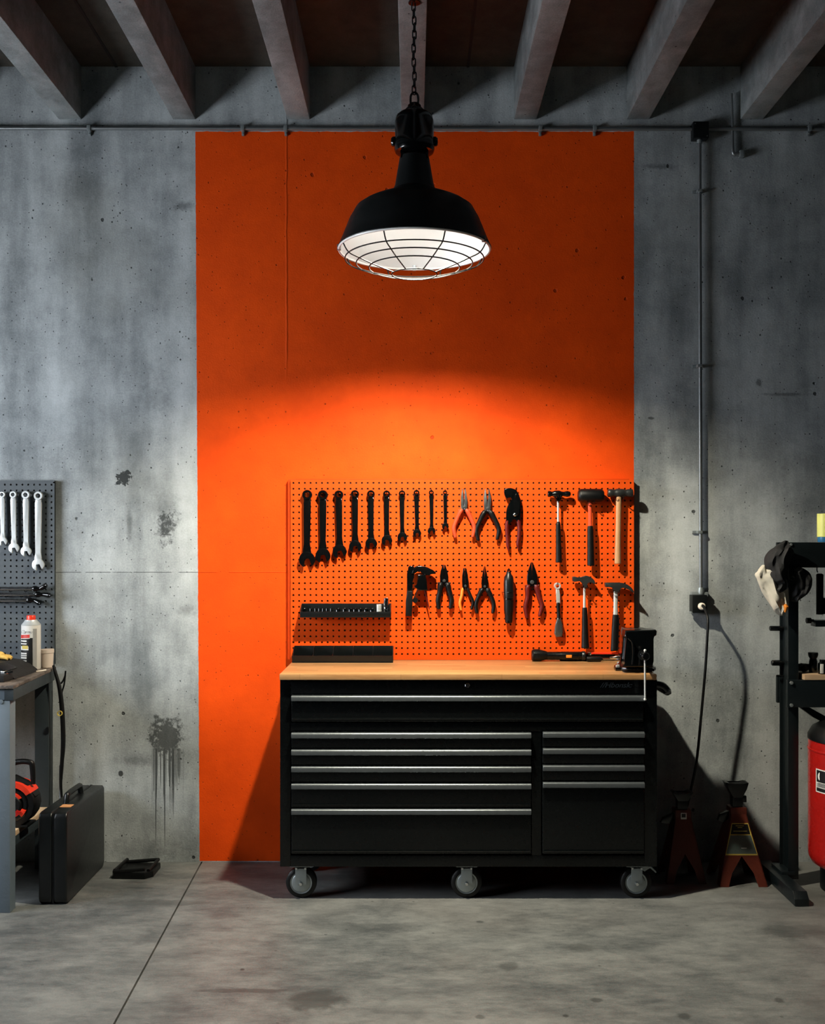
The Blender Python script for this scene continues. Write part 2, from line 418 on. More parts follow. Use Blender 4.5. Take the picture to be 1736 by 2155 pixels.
def tag(o, label, cat, group=None, kind=None):
    o['label'] = label; o['category'] = cat
    if group: o['group'] = group
    if kind: o['kind'] = kind
    return o
def thing(name, label, cat, loc, group=None):
    o = bpy.data.objects.new(name, None); o.empty_display_size = .05
    COL.objects.link(o); o.location = Vector(loc)
    return tag(o, label, cat, group)
def struct(o):
    o['kind'] = 'structure'; return o
def text_mesh(name, body, size, mat, loc, parent=None, shear=0.0, ext=.0004, rot=(PI / 2, 0, 0), bold=0.0, sx=1.0):
    cu = bpy.data.curves.new(name, 'FONT'); cu.body = body; cu.size = size; cu.extrude = ext; cu.shear = shear; cu.offset = bold
    tmp = bpy.data.objects.new(name + '_source', cu)
    me = bpy.data.meshes.new_from_object(tmp)
    bpy.data.objects.remove(tmp)
    me.name = name
    me.transform(Matrix.Translation(Vector(loc)) @ Matrix.Rotation(rot[2], 4, 'Z') @ Matrix.Rotation(rot[0], 4, 'X') @ Matrix.Diagonal((sx, 1, 1, 1)))
    if parent is not None: me.transform(Matrix.Translation(-worg(parent)))
    me.materials.clear(); me.materials.append(mat)
    o = bpy.data.objects.new(name, me); COL.objects.link(o)
    if parent is not None: o.parent = parent
    return o
def empty_part(name, parent, loc):
    o = bpy.data.objects.new(name, None); o.empty_display_size = .03; COL.objects.link(o)
    o.parent = parent; o.location = Vector(loc) - worg(parent); return o

# ================================================================== THE ROOM
XL, XR, YB, ZC = -3.3, 3.9, -8.2, Z(140)
# floor in two pours with a sawn joint between them
pA = ((405 - VX) / ((1850 - VY) / EZ), -(D - F / ((1850 - VY) / EZ)))
pB = ((240 - VX) / ((2155 - VY) / EZ), -(D - F / ((2155 - VY) / EZ)))
def jx(y): return pA[0] + (pB[0] - pA[0]) * (y - pA[1]) / (pB[1] - pA[1])
g = .0035
m = MB()
m.ext([(XL - .2, YB - .2), (jx(YB - .2) - g, YB - .2), (jx(.2) - g, .2), (XL - .2, .2)], 'Z', -.15, 0)
m.ext([(jx(YB - .2) + g, YB - .2), (XR + .2, YB - .2), (XR + .2, .2), (jx(.2) + g, .2)], 'Z', -.15, 0)
struct(m.build('floor', M['floor']))
m = MB().ext([(jx(YB - .2) - g, YB - .2), (jx(YB - .2) + g, YB - .2), (jx(.2) + g, .2), (jx(.2) - g, .2)], 'Z', -.15, -.012)
struct(m.build('floor_joint', M['joint']))
struct(MB().box(XL - .2, XR + .2, 0, .2, 0, ZC + .2).build('wall_back', M['wall']))
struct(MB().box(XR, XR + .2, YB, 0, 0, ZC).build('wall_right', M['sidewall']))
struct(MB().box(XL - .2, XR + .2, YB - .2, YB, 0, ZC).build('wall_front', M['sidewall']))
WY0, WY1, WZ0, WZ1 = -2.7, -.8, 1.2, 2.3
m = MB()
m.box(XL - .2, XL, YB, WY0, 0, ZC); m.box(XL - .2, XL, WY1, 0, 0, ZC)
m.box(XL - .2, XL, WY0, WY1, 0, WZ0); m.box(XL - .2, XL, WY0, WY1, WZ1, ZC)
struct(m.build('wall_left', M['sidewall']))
m = MB()
m.box(XL - .14, XL - .06, WY0, WY0 + .05, WZ0, WZ1); m.box(XL - .14, XL - .06, WY1 - .05, WY1, WZ0, WZ1)
m.box(XL - .14, XL - .06, WY0 + .05, WY1 - .05, WZ0, WZ0 + .05); m.box(XL - .14, XL - .06, WY0 + .05, WY1 - .05, WZ1 - .05, WZ1)
struct(m.build('window_1', M['benchshade']))
struct(MB().box(XL - .2, XR + .2, YB - .2, 0, ZC, ZC + .2).build('ceiling', M['slab']))
# ribs under the slab
bz = Z(252)
cxs = [X(p) for p in (-340, -99, 148, 388, 628.5, 868.5, 1105, 1342, 1581)] + [X(1581) + .53, X(1581) + 1.06]
for k, cx in enumerate(cxs):
    b = MB().box(cx - .0535, cx + .0535, YB, 0, bz, ZC, .006, 2).build('ceiling_beam', M['beam'])
    struct(b)
# slab joints
m = MB()
for cx in (X(245) , X(985)):
    m.box(cx - .006, cx + .006, YB, 0, ZC - .004, ZC)
struct(m.build('ceiling_joint', M['joint']))

# ------------------------------------------------------------------ conduits on the wall
zc = Z(271, .018)
c = thing('conduit_pipe', 'thin grey steel conduit running across the wall under the ceiling beams', 'pipe', (0, -.018, zc))
MB().tube([(XL, -.018, Z(269, .018)), (0, -.018, zc), (XR, -.018, Z(273, .018))], .0085, 12).build('pipe', M['galv'], c)
for px in (190, 512, 602, 1136, 1250, 1700):
    m = MB(); z0 = Z(270.5, .018)
    m.box(X(px) - .009, X(px) + .009, -.031, 0, z0 - .013, z0 + .013, .004)
    m.box(X(px) - .006, X(px) + .006, -.012, 0, z0 - .03, z0 - .010, .002)
    m.lathe([(.004, 0), (.004, -.006)], (X(px), -.012, z0 - .021), 'Y', 10)
    m.build('clip', M['zinc'], c)
xb = X(1475, .03)
jb = thing('junction_box', 'dark square junction box on the ceiling conduit above the vertical pipe', 'electrical box', (xb, 0, Z(272)))
MB().box(X(1459, .05), X(1492, .05), -.05, 0, Z(290, .05), Z(255, .05), .004).build('housing', M['satin'], jb)
MB().box(X(1461, .053), X(1490, .053), -.053, -.05, Z(288, .053), Z(257, .053), .001).build('cover', M['satin'], jb)
for px, py in ((1463, 260), (1488, 286)):
    MB().lathe([(.003, 0), (.003, -.002)], (X(px, .053), -.053, Z(py, .053)), 'Y', 10).build('screw', M['steel'], jb)
xv = X(1472, .022)
v = thing('wall_conduit', 'vertical steel conduit running down the right wall to the socket', 'pipe', (xv, -.022, Z(1246, .022)))
MB().tube([(xv, -.022, Z(289, .022)), (xv + .006, -.022, Z(1250, .022))], .0085, 12).build('pipe', M['galv'], v)
for py in (402, 770, 1120):
    m = MB(); z0 = Z(py, .022)
    m.box(xv - .012, xv + .012, -.034, 0, z0 - .007, z0 + .007, .003); m.box(xv - .03, xv - .008, -.010, 0, z0 - .007, z0 + .007, .002)
    m.build('clip', M['zinc'], v)
MB().lathe([(.0125, 0), (.0125, .03)], (xv, -.022, Z(302, .022)), 'Z', 14).build('coupling', M['zinc'], v)
MB().lathe([(.014, 0), (.016, .012), (.013, .03)], (xv + .006, -.022, Z(1250, .022)), 'Z', 14).build('coupling', M['zinc'], v)
# broken stub of conduit
s_ = thing('conduit_stub', 'short broken conduit stub with elbow below the right end of the ceiling pipe', 'pipe', (X(1539), 0, Z(330)))
MB().tube([(X(1537), -.016, Z(200)), (X(1539), -.016, Z(262)), (X(1540), -.016, Z(322)), (X(1547), -.016, Z(327)), (X(1556), -.016, Z(328))], [.006, .006, .008, .009, .010], 10, smooth=4).build('pipe', M['galv'], s_)
MB().box(X(1553), X(1563), -.03, 0, Z(334), Z(320), .004).build('bracket', M['zinc'], s_)
# socket box with plug, cable
sx = X(1474, .04)
sb = thing('socket_outlet', 'small dark wall socket box with a white plug at the conduit foot', 'electrical outlet', (sx, 0, Z(1268)))
m = MB(); m.box(X(1457, .06), X(1489, .06), -.06, 0, Z(1290, .06), Z(1252, .06), .006)
m.build('housing', M['satin'], sb)
MB().box(X(1455, .03), X(1491, .03), -.03, 0, Z(1256, .03), Z(1246, .03), .005).build('bracket', M['zinc'], sb)
MB().lathe([(.017, 0), (.017, -.012), (.012, -.018), (0, -.019)], (X(1476, .06), -.06, Z(1276, .06)), 'Y', 18).build('plug', M['ceramic'], sb)
MB().box(X(1453, .05), X(1463, .05), -.05, -.02, Z(1292, .05), Z(1287, .05), .003).build('lug', M['zinc'], sb)
pts = [P(1480, 1276, .085), P(1489, 1300, .14), P(1488, 1345, .155), P(1484, 1410, .15), P(1476, 1500, .14), P(1466, 1600, .13), P(1452, 1670, .12), P(1438, 1730, .11), P(1424, 1800, .10)]
pts = [Vector((X(1476, .06), -.075, Z(1276, .06)))] + pts + [Vector((X(1412, .1), -.1, .012)), Vector((X(1392, .1), -.12, .008)), Vector((1.09, -.2, .008))]
cb = MB().tube(pts, .0062, 10, smooth=6).build('power_cable', M['rubber'])
tag(cb, 'black power cable hanging from the wall socket down beside the tool chest', 'cable')

# ================================================================== PENDANT LAMP
LD = 1.08; LS = S(LD); LX = X(872, LD); LY = -LD; LZ = Z(525, LD)
lamp = thing('pendant_lamp', 'black enamel industrial pendant lamp with wire cage, lit, hanging on a chain', 'lamp', (LX, LY, LZ))
c0 = (LX, LY, LZ)
R = .2755
prof = [(R + .004, -.002), (R + .006, .002), (R + .003, .006), (.262, .045), (.253, .068), (.238, .105), (.2155, .145), (.19, .163), (.172, .172), (.14, .186), (.097, .202), (.084, .209), (.078, .218)]
inner = [(.074, .214), (.095, .196), (.14, .180), (.172, .166), (.2125, .141), (.234, .104), (.249, .067), (.258, .044), (R - .002, .004), (R, -.002)]
MB().lathe(prof + [(.074, .219)], c0, 'Z', 72, cap=False).build('shade', M['satin'], lamp)
MB().lathe(inner, c0, 'Z', 72, cap=False).build('reflector', M['white'], lamp)
MB().ring((LX, LY, LZ - .002), R + .001, .0045, 'Z', 72, 8).build('rim', M['white'], lamp)
MB().lathe([(.073, .21), (.0775, .214), (.0765, .222), (.072, .232), (.056, .325), (.054, .336), (.046, .342), (0, .342)], c0, 'Z', 40).build('neck', M['satin'], lamp)
ho = MB()
ho.lathe([(.0, .350), (.055, .350), (.070, .356), (.074, .366), (.074, .40), (.071, .404), (.071, .468), (.066, .488), (.055, .497), (.03, .5), (0, .5)], c0, 'Z', 40)
ho = ho.build('socket_housing', M['blackgloss'], lamp)
for k in range(3):
    a = PI / 2 + 2 * PI * k / 3
    MB().box(LX + .05 * math.cos(a) - .008, LX + .05 * math.cos(a) + .008, LY + .05 * math.sin(a) - .008, LY + .05 * math.sin(a) + .008, LZ + .325, LZ + .36, .003).build('strut', M['blackgloss'], ho)
for sg in (-1, 1):
    MB().lathe([(.018, 0), (.018, .008), (.013, .014), (0, .016)] if sg > 0 else [(0, -.016), (.013, -.014), (.018, -.008), (.018, 0)], (LX + sg * .071, LY, LZ + .395), 'X', 18).build('lug', M['blackgloss'], ho)
MB().lathe([(.034, .497), (.034, .512), (.026, .520), (.024, .528), (.014, .536), (0, .536)], c0, 'Z', 26).build('cap', M['blackgloss'], lamp)
# hanging loop and chain
lz = LZ + .530
MB().tube([(LX - .013, LY, lz), (LX - .014, LY, lz + .028), (LX - .008, LY, lz + .042), (LX, LY, lz + .046), (LX + .008, LY, lz + .042), (LX + .014, LY, lz + .028), (LX + .013, LY, lz)], .0042, 8, smooth=3).build('hanging_loop', M['blackgloss'], lamp)
def link_pts(c, h, w, rot):
    o = []
    for k in range(16):
        a = 2 * PI * k / 16
        u, w_ = w * math.cos(a), (h - w) * (1 if math.sin(a) > 0 else -1) * (1 if abs(math.sin(a)) > .01 else 0) + w * math.sin(a)
        o.append((c[0] + u * math.cos(rot), c[1] + u * math.sin(rot), c[2] + w_))
    return o
ch = MB(); zz = lz + .046; k = 0; top = bz
pitch = .0255
while zz + .012 < top:
    zc_ = zz + .008
    ch.tube(link_pts((LX - .0015 + .0018 * math.sin(k * .9), LY, zc_), .0165, .0068, .35 + (PI / 2 if k % 2 else 0)), .0025, 6, closed=True)
    zz += pitch; k += 1
ch.build('chain', M['blacksteel'], lamp)
MB().lathe([(.022, 0), (.022, -.004), (.006, -.008), (0, -.008)], (LX, LY, bz), 'Z', 20).build('ceiling_hook', M['blacksteel'], lamp)
# bulb
MB().lathe([(.018, .075), (.022, .06), (.042, .035), (.05, .005), (.046, -.018), (.03, -.036), (0, -.044)], (LX, LY, LZ + .125), 'Z', 28).build('bulb', M['bulb'], lamp)
MB().lathe([(.02, 0), (.02, .05), (.03, .05), (.03, .02), (.02, 0)], (LX, LY, LZ + .185), 'Z', 20, cap=False).build('bulb_socket', M['ceramic'], lamp)
# cage
cage = empty_part('cage', lamp, (LX, LY, LZ))
cw = .0024
M['wire'] = plain('black_cage_wire', rgb(9, 9, 10), .6, 0, .2, .1, 60, 0)
prc = [(R, -.004), (.254, -.036), (.213, -.052), (.166, -.068), (.083, -.091)]
for r_, h_ in prc: MB().ring((LX, LY, LZ + h_), r_, cw, 'Z', 72, 6).build('cage_ring', M['wire'], cage)
for k in range(8):
    a = 2 * PI * (k + .5) / 8 + .0
    MB().tube([(LX + r_ * math.cos(a), LY + r_ * math.sin(a), LZ + h_) for r_, h_ in [(R + .003, .006)] + prc], cw, 6, smooth=4).build('cage_wire', M['wire'], cage)
for a in (-PI / 2 + 1.1, PI * 1.02, PI / 2):
    MB().box(LX + R * math.cos(a) - .007, LX + R * math.cos(a) + .007, LY + R * math.sin(a) - .006, LY + R * math.sin(a) + .006, LZ - .008, LZ + .014, .002).build('cage_clip', M['zinc'], cage)

# ================================================================== PEGBOARDS
def perf(x0, x1, z0, z1, yf, cols, rows, hx, hz, px_, pz_, r, t=.005):
    """sheet x0..x1, z0..z1 with real round holes; first hole centre hx,hz"""
    V, Fc, ix = [], [], {}
    def v(x, y, z):
        k = (round(x, 5), round(y, 5), round(z, 5))
        if k not in ix: ix[k] = len(V); V.append((x, y, z))
        return ix[k]
    gx0, gx1 = hx - px_ / 2, hx - px_ / 2 + cols * px_
    gz0, gz1 = hz - pz_ / 2, hz - pz_ / 2 + rows * pz_
    for i in range(cols):
        for j in range(rows):
            cx, cz = hx + i * px_, hz + j * pz_
            o = [(1, 0), (1, 1), (0, 1), (-1, 1), (-1, 0), (-1, -1), (0, -1), (1, -1)]
            O = [v(cx + a * px_ / 2, yf, cz + b * pz_ / 2) for a, b in o]
            I = [v(cx + r * math.cos(k * PI / 4), yf, cz + r * math.sin(k * PI / 4)) for k in range(8)]
            B = [v(cx + r * math.cos(k * PI / 4), yf + t, cz + r * math.sin(k * PI / 4)) for k in range(8)]
            for k in range(8):
                n = (k + 1) % 8
                Fc.append((O[k], O[n], I[n], I[k])); Fc.append((I[k], I[n], B[n], B[k]))
    def quad(a0, a1, b0, b1):
        Fc.append((v(a0, yf, b0), v(a1, yf, b0), v(a1, yf, b1), v(a0, yf, b1)))
    if gx0 > x0: quad(x0, gx0, z0, z1)
    if gx1 < x1: quad(gx1, x1, z0, z1)
    if gz0 > z0: quad(gx0, gx1, z0, gz0)
    if gz1 < z1: quad(gx0, gx1, gz1, z1)
    for a, b in (((x0, z0), (x0, z1)), ((x1, z0), (x1, z1)), ((x0, z1), (x1, z1)), ((x0, z0), (x1, z0))):
        Fc.append((v(a[0], yf, a[1]), v(b[0], yf, b[1]), v(b[0], yf + t, b[1]), v(a[0], yf + t, a[1])))
    m = MB()
    vs = [m.bm.verts.new(p) for p in V]
    for f in Fc:
        if len(set(f)) == 4:
            try: m.bm.faces.new([vs[i] for i in f])
            except ValueError: pass
    return m

PD = .035
px0, px1, pz1, pz0 = X(612, PD), X(1334, PD), Z(1010, PD), .951
pb = thing('pegboard', 'orange perforated pegboard on the painted wall above the wooden worktop', 'pegboard', ((px0 + px1) / 2, 0, pz0))
perf(px0, px1, pz0, pz1, -PD, 60, 30, X(617.3, PD), Z(1376.5, PD), 12.03 / S(PD), 12.42 / S(PD), .0048).build('panel', M['peg'], pb)
MB().box(px0 + .004, px1 - .004, -PD + .0056, -PD + .0086, pz0, pz1 - .004).build('hole_shade_sheet', M['frame_d'], pb)  # added dark sheet standing in for the shade inside the peg holes
m = MB()
m.box(px0 - .014, px0 + .02, -PD + .009, 0, pz0, pz1 + .004, .002); m.box(px1 - .02, px1 - .001, -PD + .009, 0, pz0, pz1, .002)
m.box(px0 + .02, px1 - .02, -PD + .009, 0, pz1 - .02, pz1 + .006, .002); m.box(px0 + .02, px1 - .02, -PD + .009, 0, pz0, pz0 + .02, .002)
m.build('frame', M['frame_o'], pb)
def hook(board, x, z, d, tip, mat='steel', w=.0022):
    y = -d
    MB().tube([(x, y + .004, z), (x, y - tip * .5, z - .003), (x, y - tip, z), (x, y - tip - .003, z + .010)], w, 8, smooth=3).build('hook', M[mat], board)

# dark pegboard on the left
LD0 = .03
lx0, lx1, lz1, lz0 = -2.5, X(113, LD0), Z(1011, LD0), .93
pbl = thing('pegboard', 'dark grey pegboard on the left wall behind the steel workbench', 'pegboard', ((lx0 + lx1) / 2, 0, lz0))
perf(lx0, lx1, lz0, lz1, -LD0, 30, 30, X(108.5, LD0) - 29 * 12.25 / S(LD0), Z(1020, LD0) - 29 * 12.25 / S(LD0), 12.25 / S(LD0), 12.25 / S(LD0), .0047).build('panel', M['pegdark'], pbl)
MB().box(lx0 + .004, lx1 - .004, -LD0 + .0056, -LD0 + .0086, lz0, lz1 - .004).build('hole_shade_sheet', M['ink'], pbl)  # added here too, so the holes look deep in shade
m = MB()
m.box(lx0, lx0 + .02, -LD0 + .009, 0, lz0, lz1); m.box(lx1 - .02, lx1 - .001, -LD0 + .009, 0, lz0, lz1)
m.box(lx0 + .02, lx1 - .02, -LD0 + .009, 0, lz1 - .02, lz1); m.box(lx0 + .02, lx1 - .02, -LD0 + .009, 0, lz0, lz0 + .02)
m.build('frame', M['frame_d'], pbl)

# ------------------------------------------------------------------ combination wrenches
def jaw_outline(cx, cz, R_, tilt):
    h = .40 * R_; al = math.asin(.44)
    pts = []
    a0, a1 = -PI / 2 + al, 3 * PI / 2 - al
    for k in range(25):
        a = a0 + (a1 - a0) * k / 24
        rr = R_ * (1.0 if -.1 < a < PI + .1 else 1.06)
        pts.append((rr * math.cos(a), rr * math.sin(a)))
    pts += [(-h, -.5 * R_), (-h, -.02 * R_), (-.25 * R_, .14 * R_), (.25 * R_, .14 * R_), (h, -.02 * R_), (h, -.5 * R_)]
    ct, st = math.cos(tilt), math.sin(tilt)
    return [(cx + x * ct - z * st, cz + x * st + z * ct) for x, z in pts]
def wrench(board, ring, rr, sw, jaw, jw, label, cat, grp, mat, d, bd, tilt=.18):
    s = S(d); rx, rz = X(ring[0], d), Z(ring[1], d); r = rr / s; jx_, jz = X(jaw[0], d), Z(jaw[1], d); R_ = jw / s / 2; w = sw / s / 2
    t = thing('combination_wrench', label, cat, (rx, -d, rz), grp)
    th = .005 + r * .16
    MB().lathe([(r * .50, -th * .8), (r * .56, -th), (r * .92, -th), (r, -th * .6), (r, th * .6), (r * .92, th), (r * .56, th), (r * .50, th * .8), (r * .50, -th * .8)], (rx, -d, rz), 'Y', 32, cap=False).build('ring_end', M[mat], t)
    m = MB()
    o = [(rx - w * 1.25, rz - r * .80), (rx - w * .95, rz - r * 1.5), (jx_ - w * 1.02, jz + R_ * 2.0), (jx_ - w * 1.35, jz + R_ * 1.1), (jx_ - w * 1.6, jz + R_ * .62)]
    o2 = [(rx + w * 1.25, rz - r * .80), (rx + w * .95, rz - r * 1.5), (jx_ + w * 1.02, jz + R_ * 2.0), (jx_ + w * 1.35, jz + R_ * 1.1), (jx_ + w * 1.6, jz + R_ * .62)]
    m.ext(o + o2[::-1], 'Y', -d - th * .62, -d + th * .62, th * .4, 3)
    m.build('shank', M[mat], t)
    MB().ext(jaw_outline(jx_, jz, R_, tilt), 'Y', -d - th * .8, -d + th * .8, th * .3, 2).build('open_jaw', M[mat], t)
    hook(board, rx, rz + r * .45, bd, .022, 'blacksteel', min(.0022, r * .22))
    return t
W = [((646.5, 1041.5), 10.6, 12.4, (646, 1177), 33), ((679.5, 1042), 10.6, 11.6, (679.5, 1169), 31), ((713, 1041.5), 9.6, 11, (714.5, 1160), 29), ((747, 1040), 8.8, 10.2, (747.5, 1150), 26),
     ((780.5, 1040), 8.4, 9.6, (781, 1143.5), 24), ((813.5, 1040), 7.8, 8.8, (814, 1137), 22), ((846, 1039), 7.0, 7.6, (846.5, 1130), 20), ((876.5, 1037.5), 6.4, 7.2, (877.5, 1122), 17),
     ((907.5, 1037), 5.4, 6, (908, 1117), 16), ((936.5, 1036.5), 4.6, 5.4, (937, 1107.5), 14)]
wl = ['largest black combination wrench, leftmost in the row on the orange pegboard', 'second largest black combination wrench, second from left on the orange pegboard',
      'black combination wrench third from left on the orange pegboard', 'black combination wrench fourth from left on the orange pegboard', 'black combination wrench fifth from left on the orange pegboard',
      'black combination wrench sixth from left on the orange pegboard', 'black combination wrench seventh from left on the orange pegboard', 'black combination wrench eighth from left, third from the small end',
      'second smallest black combination wrench, ninth from left on the orange pegboard', 'smallest black combination wrench, beside the orange-handled pliers']
for (a, b, c_, d_, e), L in zip(W, wl):
    wrench(pb, a, b, c_, d_, e, L, 'wrench', 'black wrenches on the orange pegboard', 'blacksteel', .055, PD, random.uniform(.05, .3))
W2 = [((-20, 1040), 5.8, 6.4, (-20, 1128), 17), ((5, 1041), 6.6, 7.2, (6, 1139), 18.5), ((28, 1041), 7.4, 8.4, (29.5, 1153), 21.5), ((54.5, 1041.5), 8.6, 9, (55, 1160), 21.5), ((81, 1043.5), 9.4, 10.6, (80.5, 1188), 25)]
w2 = ['silver combination wrench just outside the picture edge on the dark pegboard', 'smallest visible silver combination wrench, leftmost on the dark pegboard', 'silver combination wrench second from left on the dark pegboard', 'silver combination wrench second from right on the dark pegboard',
      'longest silver combination wrench, rightmost on the dark pegboard']
for (a, b, c_, d_, e), L in list(zip(W2, w2))[1:]:
    wrench(pbl, a, b, c_, d_, e, L, 'wrench', 'silver wrenches on the dark pegboard', 'satinchrome', .05, LD0, .22)

# ------------------------------------------------------------------ horizontal flex wrenches on the dark board
for k, (py, ex, r_, L) in enumerate(((1239, 70, 4.6, 'topmost of three long chrome handled wrenches lying level on the dark pegboard'), (1251, 76, 4.0, 'middle of three long chrome handled wrenches lying level on the dark pegboard'),
                                     (1263.5, 58, 3.8, 'lowest of three long chrome handled wrenches lying level on the dark pegboard'))):
    d = .062; s = S(d); x0 = -2.15; x1 = X(ex, d); z0 = Z(py, d)
    t = thing('flex_head_wrench', L, 'wrench', (x1, -d, z0), 'chrome wrenches lying level on the dark pegboard')
    MB().tube([(x0, -d, z0), (x1, -d, z0)], r_ / s, 12).build('shank', M['chrome'], t)
    m = MB()
    m.lathe([(.0, 0), (.010, 0), (.0135, .006), (.0135, .018), (.009, .026), (.009, .034), (.0, .034)], (x1 - .004, -d, z0), 'X', 16)
    m.build('knuckle', M['blacksteel'], t)
    m = MB()
    e = Vector((x1 + .032, -d, z0))
    dx, dz = ((.026, .014), (.030, -.004), (.024, -.012))[k]
    m.tube([e, e + Vector((dx * .5, 0, dz * .5)), e + Vector((dx, -.004, dz))], [.009, .011, .0125], 14)
    m.tube([e + Vector((dx, -.004, dz)), e + Vector((dx * 1.25, -.006, dz * 1.2))], [.0075, .007], 10)
    m.build('socket_head', M['blackgloss'], t)
    for hx in (X(20, d), X(52, d)):
        hook(pbl, hx - k * .02, z0 - r_ / s - .001, LD0, .034, 'blacksteel', .002)

# ------------------------------------------------------------------ pliers
def pliers(name, label, tip, piv, le, re, jw, hr, lm, rm, jm='steel', d=.056, open_=0.0, bow=1.25, tw=.28, grp='pliers on the orange pegboard', guard=1.35, neck=0.0, cat='pliers', hooktop=True):
    s = S(d)
    t = thing(name, label, cat, (X(piv[0], d), -d, Z(piv[1], d)), grp)
    th = .0075
    for sg in (-1, 1):
        g_ = .35 + open_
        jl = piv[1] - tip[1]
        o = [(tip[0] + sg * g_, tip[1]), (tip[0] + sg * (g_ + jw * tw * .5), tip[1] + 1.0), (tip[0] * .5 + piv[0] * .5 + sg * (jw * (.34 + tw * .25) + open_ * .6), tip[1] + jl * .42),
             (piv[0] + sg * jw * .52, tip[1] + jl * .74), (piv[0] + sg * jw * .50, piv[1] + jw * .12), (piv[0] + sg * jw * .28, piv[1] + jw * .55), (piv[0] + sg * .2, piv[1] + jw * .4), (piv[0] + sg * .2, tip[1] + jl * .70), (tip[0] + sg * (g_ * .7 + .1), tip[1] + jl * .45)]
        MB().ext([q(a, b, d) for a, b in o], 'Y', -d - th, -d + th * .7, .0022, 2).build('jaw', M[jm], t)
    MB().lathe([(0, -.012), (jw * .17 / s, -.0115), (jw * .2 / s, -.010), (jw * .2 / s, .004)], (X(piv[0], d), -d, Z(piv[1], d)), 'Y', 18).build('rivet', M['steel'], t)
    for sg, e, mt in ((-1, le, lm), (1, re, rm)):
        hw = abs(e[0] - piv[0]); L = e[1] - piv[1]
        pts = [(piv[0] + sg * jw * .22, piv[1] + jw * .30), (piv[0] + sg * max(jw * .45, hw * .42), piv[1] + L * .16), (piv[0] + sg * hw * .86 * min(1, bow), piv[1] + L * .42), (piv[0] + sg * hw * bow * .93, piv[1] + L * .68), (piv[0] + sg * hw, piv[1] + L * .96), (e[0] - sg * .2, e[1])]
        MB().tube([P(a, b, d) for a, b in pts], [hr * .70 / s, hr * guard / s * .92, hr * 1.08 / s, hr * 1.05 / s, hr * .85 / s, hr * .35 / s], 12, flat=1.15, smooth=5).build('handle', M[mt], t)
        if guard > 1.2:
            MB().tube([P(pts[1][0] - sg * 1, pts[1][1] + 1.5, d), P(pts[1][0] + sg * hr * 1.1, pts[1][1] - hr * 1.2, d)], [hr * .9 / s, hr * .35 / s], 10).build('finger_guard', M['salmongrip' if name == 'combination_pliers' and lm == 'black_' else mt], t)
    if hooktop: hook(pb, X(piv[0], d), Z(piv[1] + jw * .75, d), PD, .026, 'blacksteel', .0022)
    return t
pliers('combination_pliers', 'pliers with orange-red handles, beside the smallest black wrench', (976, 1028.5), (976.5, 1067), (958, 1132), (995, 1131), 13, 4.0, 'salmongrip', 'salmongrip', 'steel', open_=1.6)
t = pliers('combination_pliers', 'pliers with black handles and red finger guards, upper row of the pegboard', (1025, 1029), (1025.5, 1070), (1006, 1138), (1046.5, 1136), 14, 4.6, 'rubber', 'rubber', 'steel', open_=2.6)
for o in t.children:
    if o.name.startswith('finger_guard'): o.data.materials[0] = M['salmongrip']; o['label'] = 'orange-red finger guard'
pliers('cutting_pliers', 'black broad-nosed cutting pliers, second from left in the lower tool row', (934, 1188), (934.5, 1222), (923.5, 1282), (948, 1281), 17, 5.0, 'rubber', 'rubber', 'blacksteel', bow=1.25, tw=.3)
pliers('wire_stripper', 'small pliers with one orange and one black handle on the lower pegboard', (978, 1195), (979, 1233), (970, 1285), (992, 1283), 13, 3.0, 'orangegrip', 'rubber', 'blacksteel', bow=1.35, tw=.45, guard=1.1)
pliers('needle_nose_pliers', 'black needle-nose pliers beside the black barrel tool on the lower pegboard', (1019.8, 1191), (1019.8, 1234), (1003.5, 1291), (1037, 1291), 13, 4.2, 'rubber', 'rubber', 'blacksteel', bow=1.2, tw=.12)
pliers('lineman_pliers', 'large dark red-handled pliers between the barrel tool and the ratchet', (1119, 1183), (1119.5, 1225), (1108.5, 1301), (1136, 1297), 21, 4.6, 'darkredgrip', 'darkredgrip', 'blacksteel', bow=1.35, tw=.18)

# tongue and groove / pipe pliers with dark red handles
d = .058; s = S(d)
def c2(x, y): return (x / 4.133 + 940, y / 4.133 + 1000)
t = thing('pipe_wrench_pliers', 'hook-headed black pipe pliers with dark red handles, right of the black-handled pliers', 'pliers', P(1080, 1060, d), 'pliers on the orange pegboard')
o = [(497, 140), (510, 118), (550, 113), (600, 128), (630, 180), (640, 250), (640, 330), (632, 410), (606, 400), (590, 372), (560, 400), (545, 430), (520, 420), (516, 340), (528, 270), (560, 220), (570, 195), (548, 185), (522, 205), (505, 180)]
MB().ext(curve2([q(*c2(a, b), d) for a, b in o], 3), 'Y', -d - .010, -d + .008, .004, 3).build('jaw', M['blackgloss'], t)
o = [(600, 160), (630, 200), (632, 300), (612, 360), (585, 330), (578, 230)]
MB().ext(curve2([q(*c2(a, b), d) for a, b in o], 3), 'Y', -d - .016, -d - .009, .003, 2).build('jaw', M['blacksteel'], t)
for pts in ([(528, 395), (522, 450), (526, 530), (532, 610), (540, 658)], [(622, 390), (630, 450), (628, 530), (618, 600), (628, 642)]):
    MB().tube([P(*c2(a, b), d) for a, b in pts], [4.2 / s, 4.4 / s, 3.9 / s, 3.6 / s, 1.6 / s], 12, flat=1.2, smooth=5).build('handle', M['darkredgrip'], t)
MB().lathe([(0, -.019), (.006, -.018), (.008, -.016), (.008, .0)], (X(1083, d), -d, Z(1083, d)), 'Y', 16).build('rivet', M['chrome'], t)
hook(pb, X(1087, d), Z(1030, d), PD, .022, 'blacksteel')

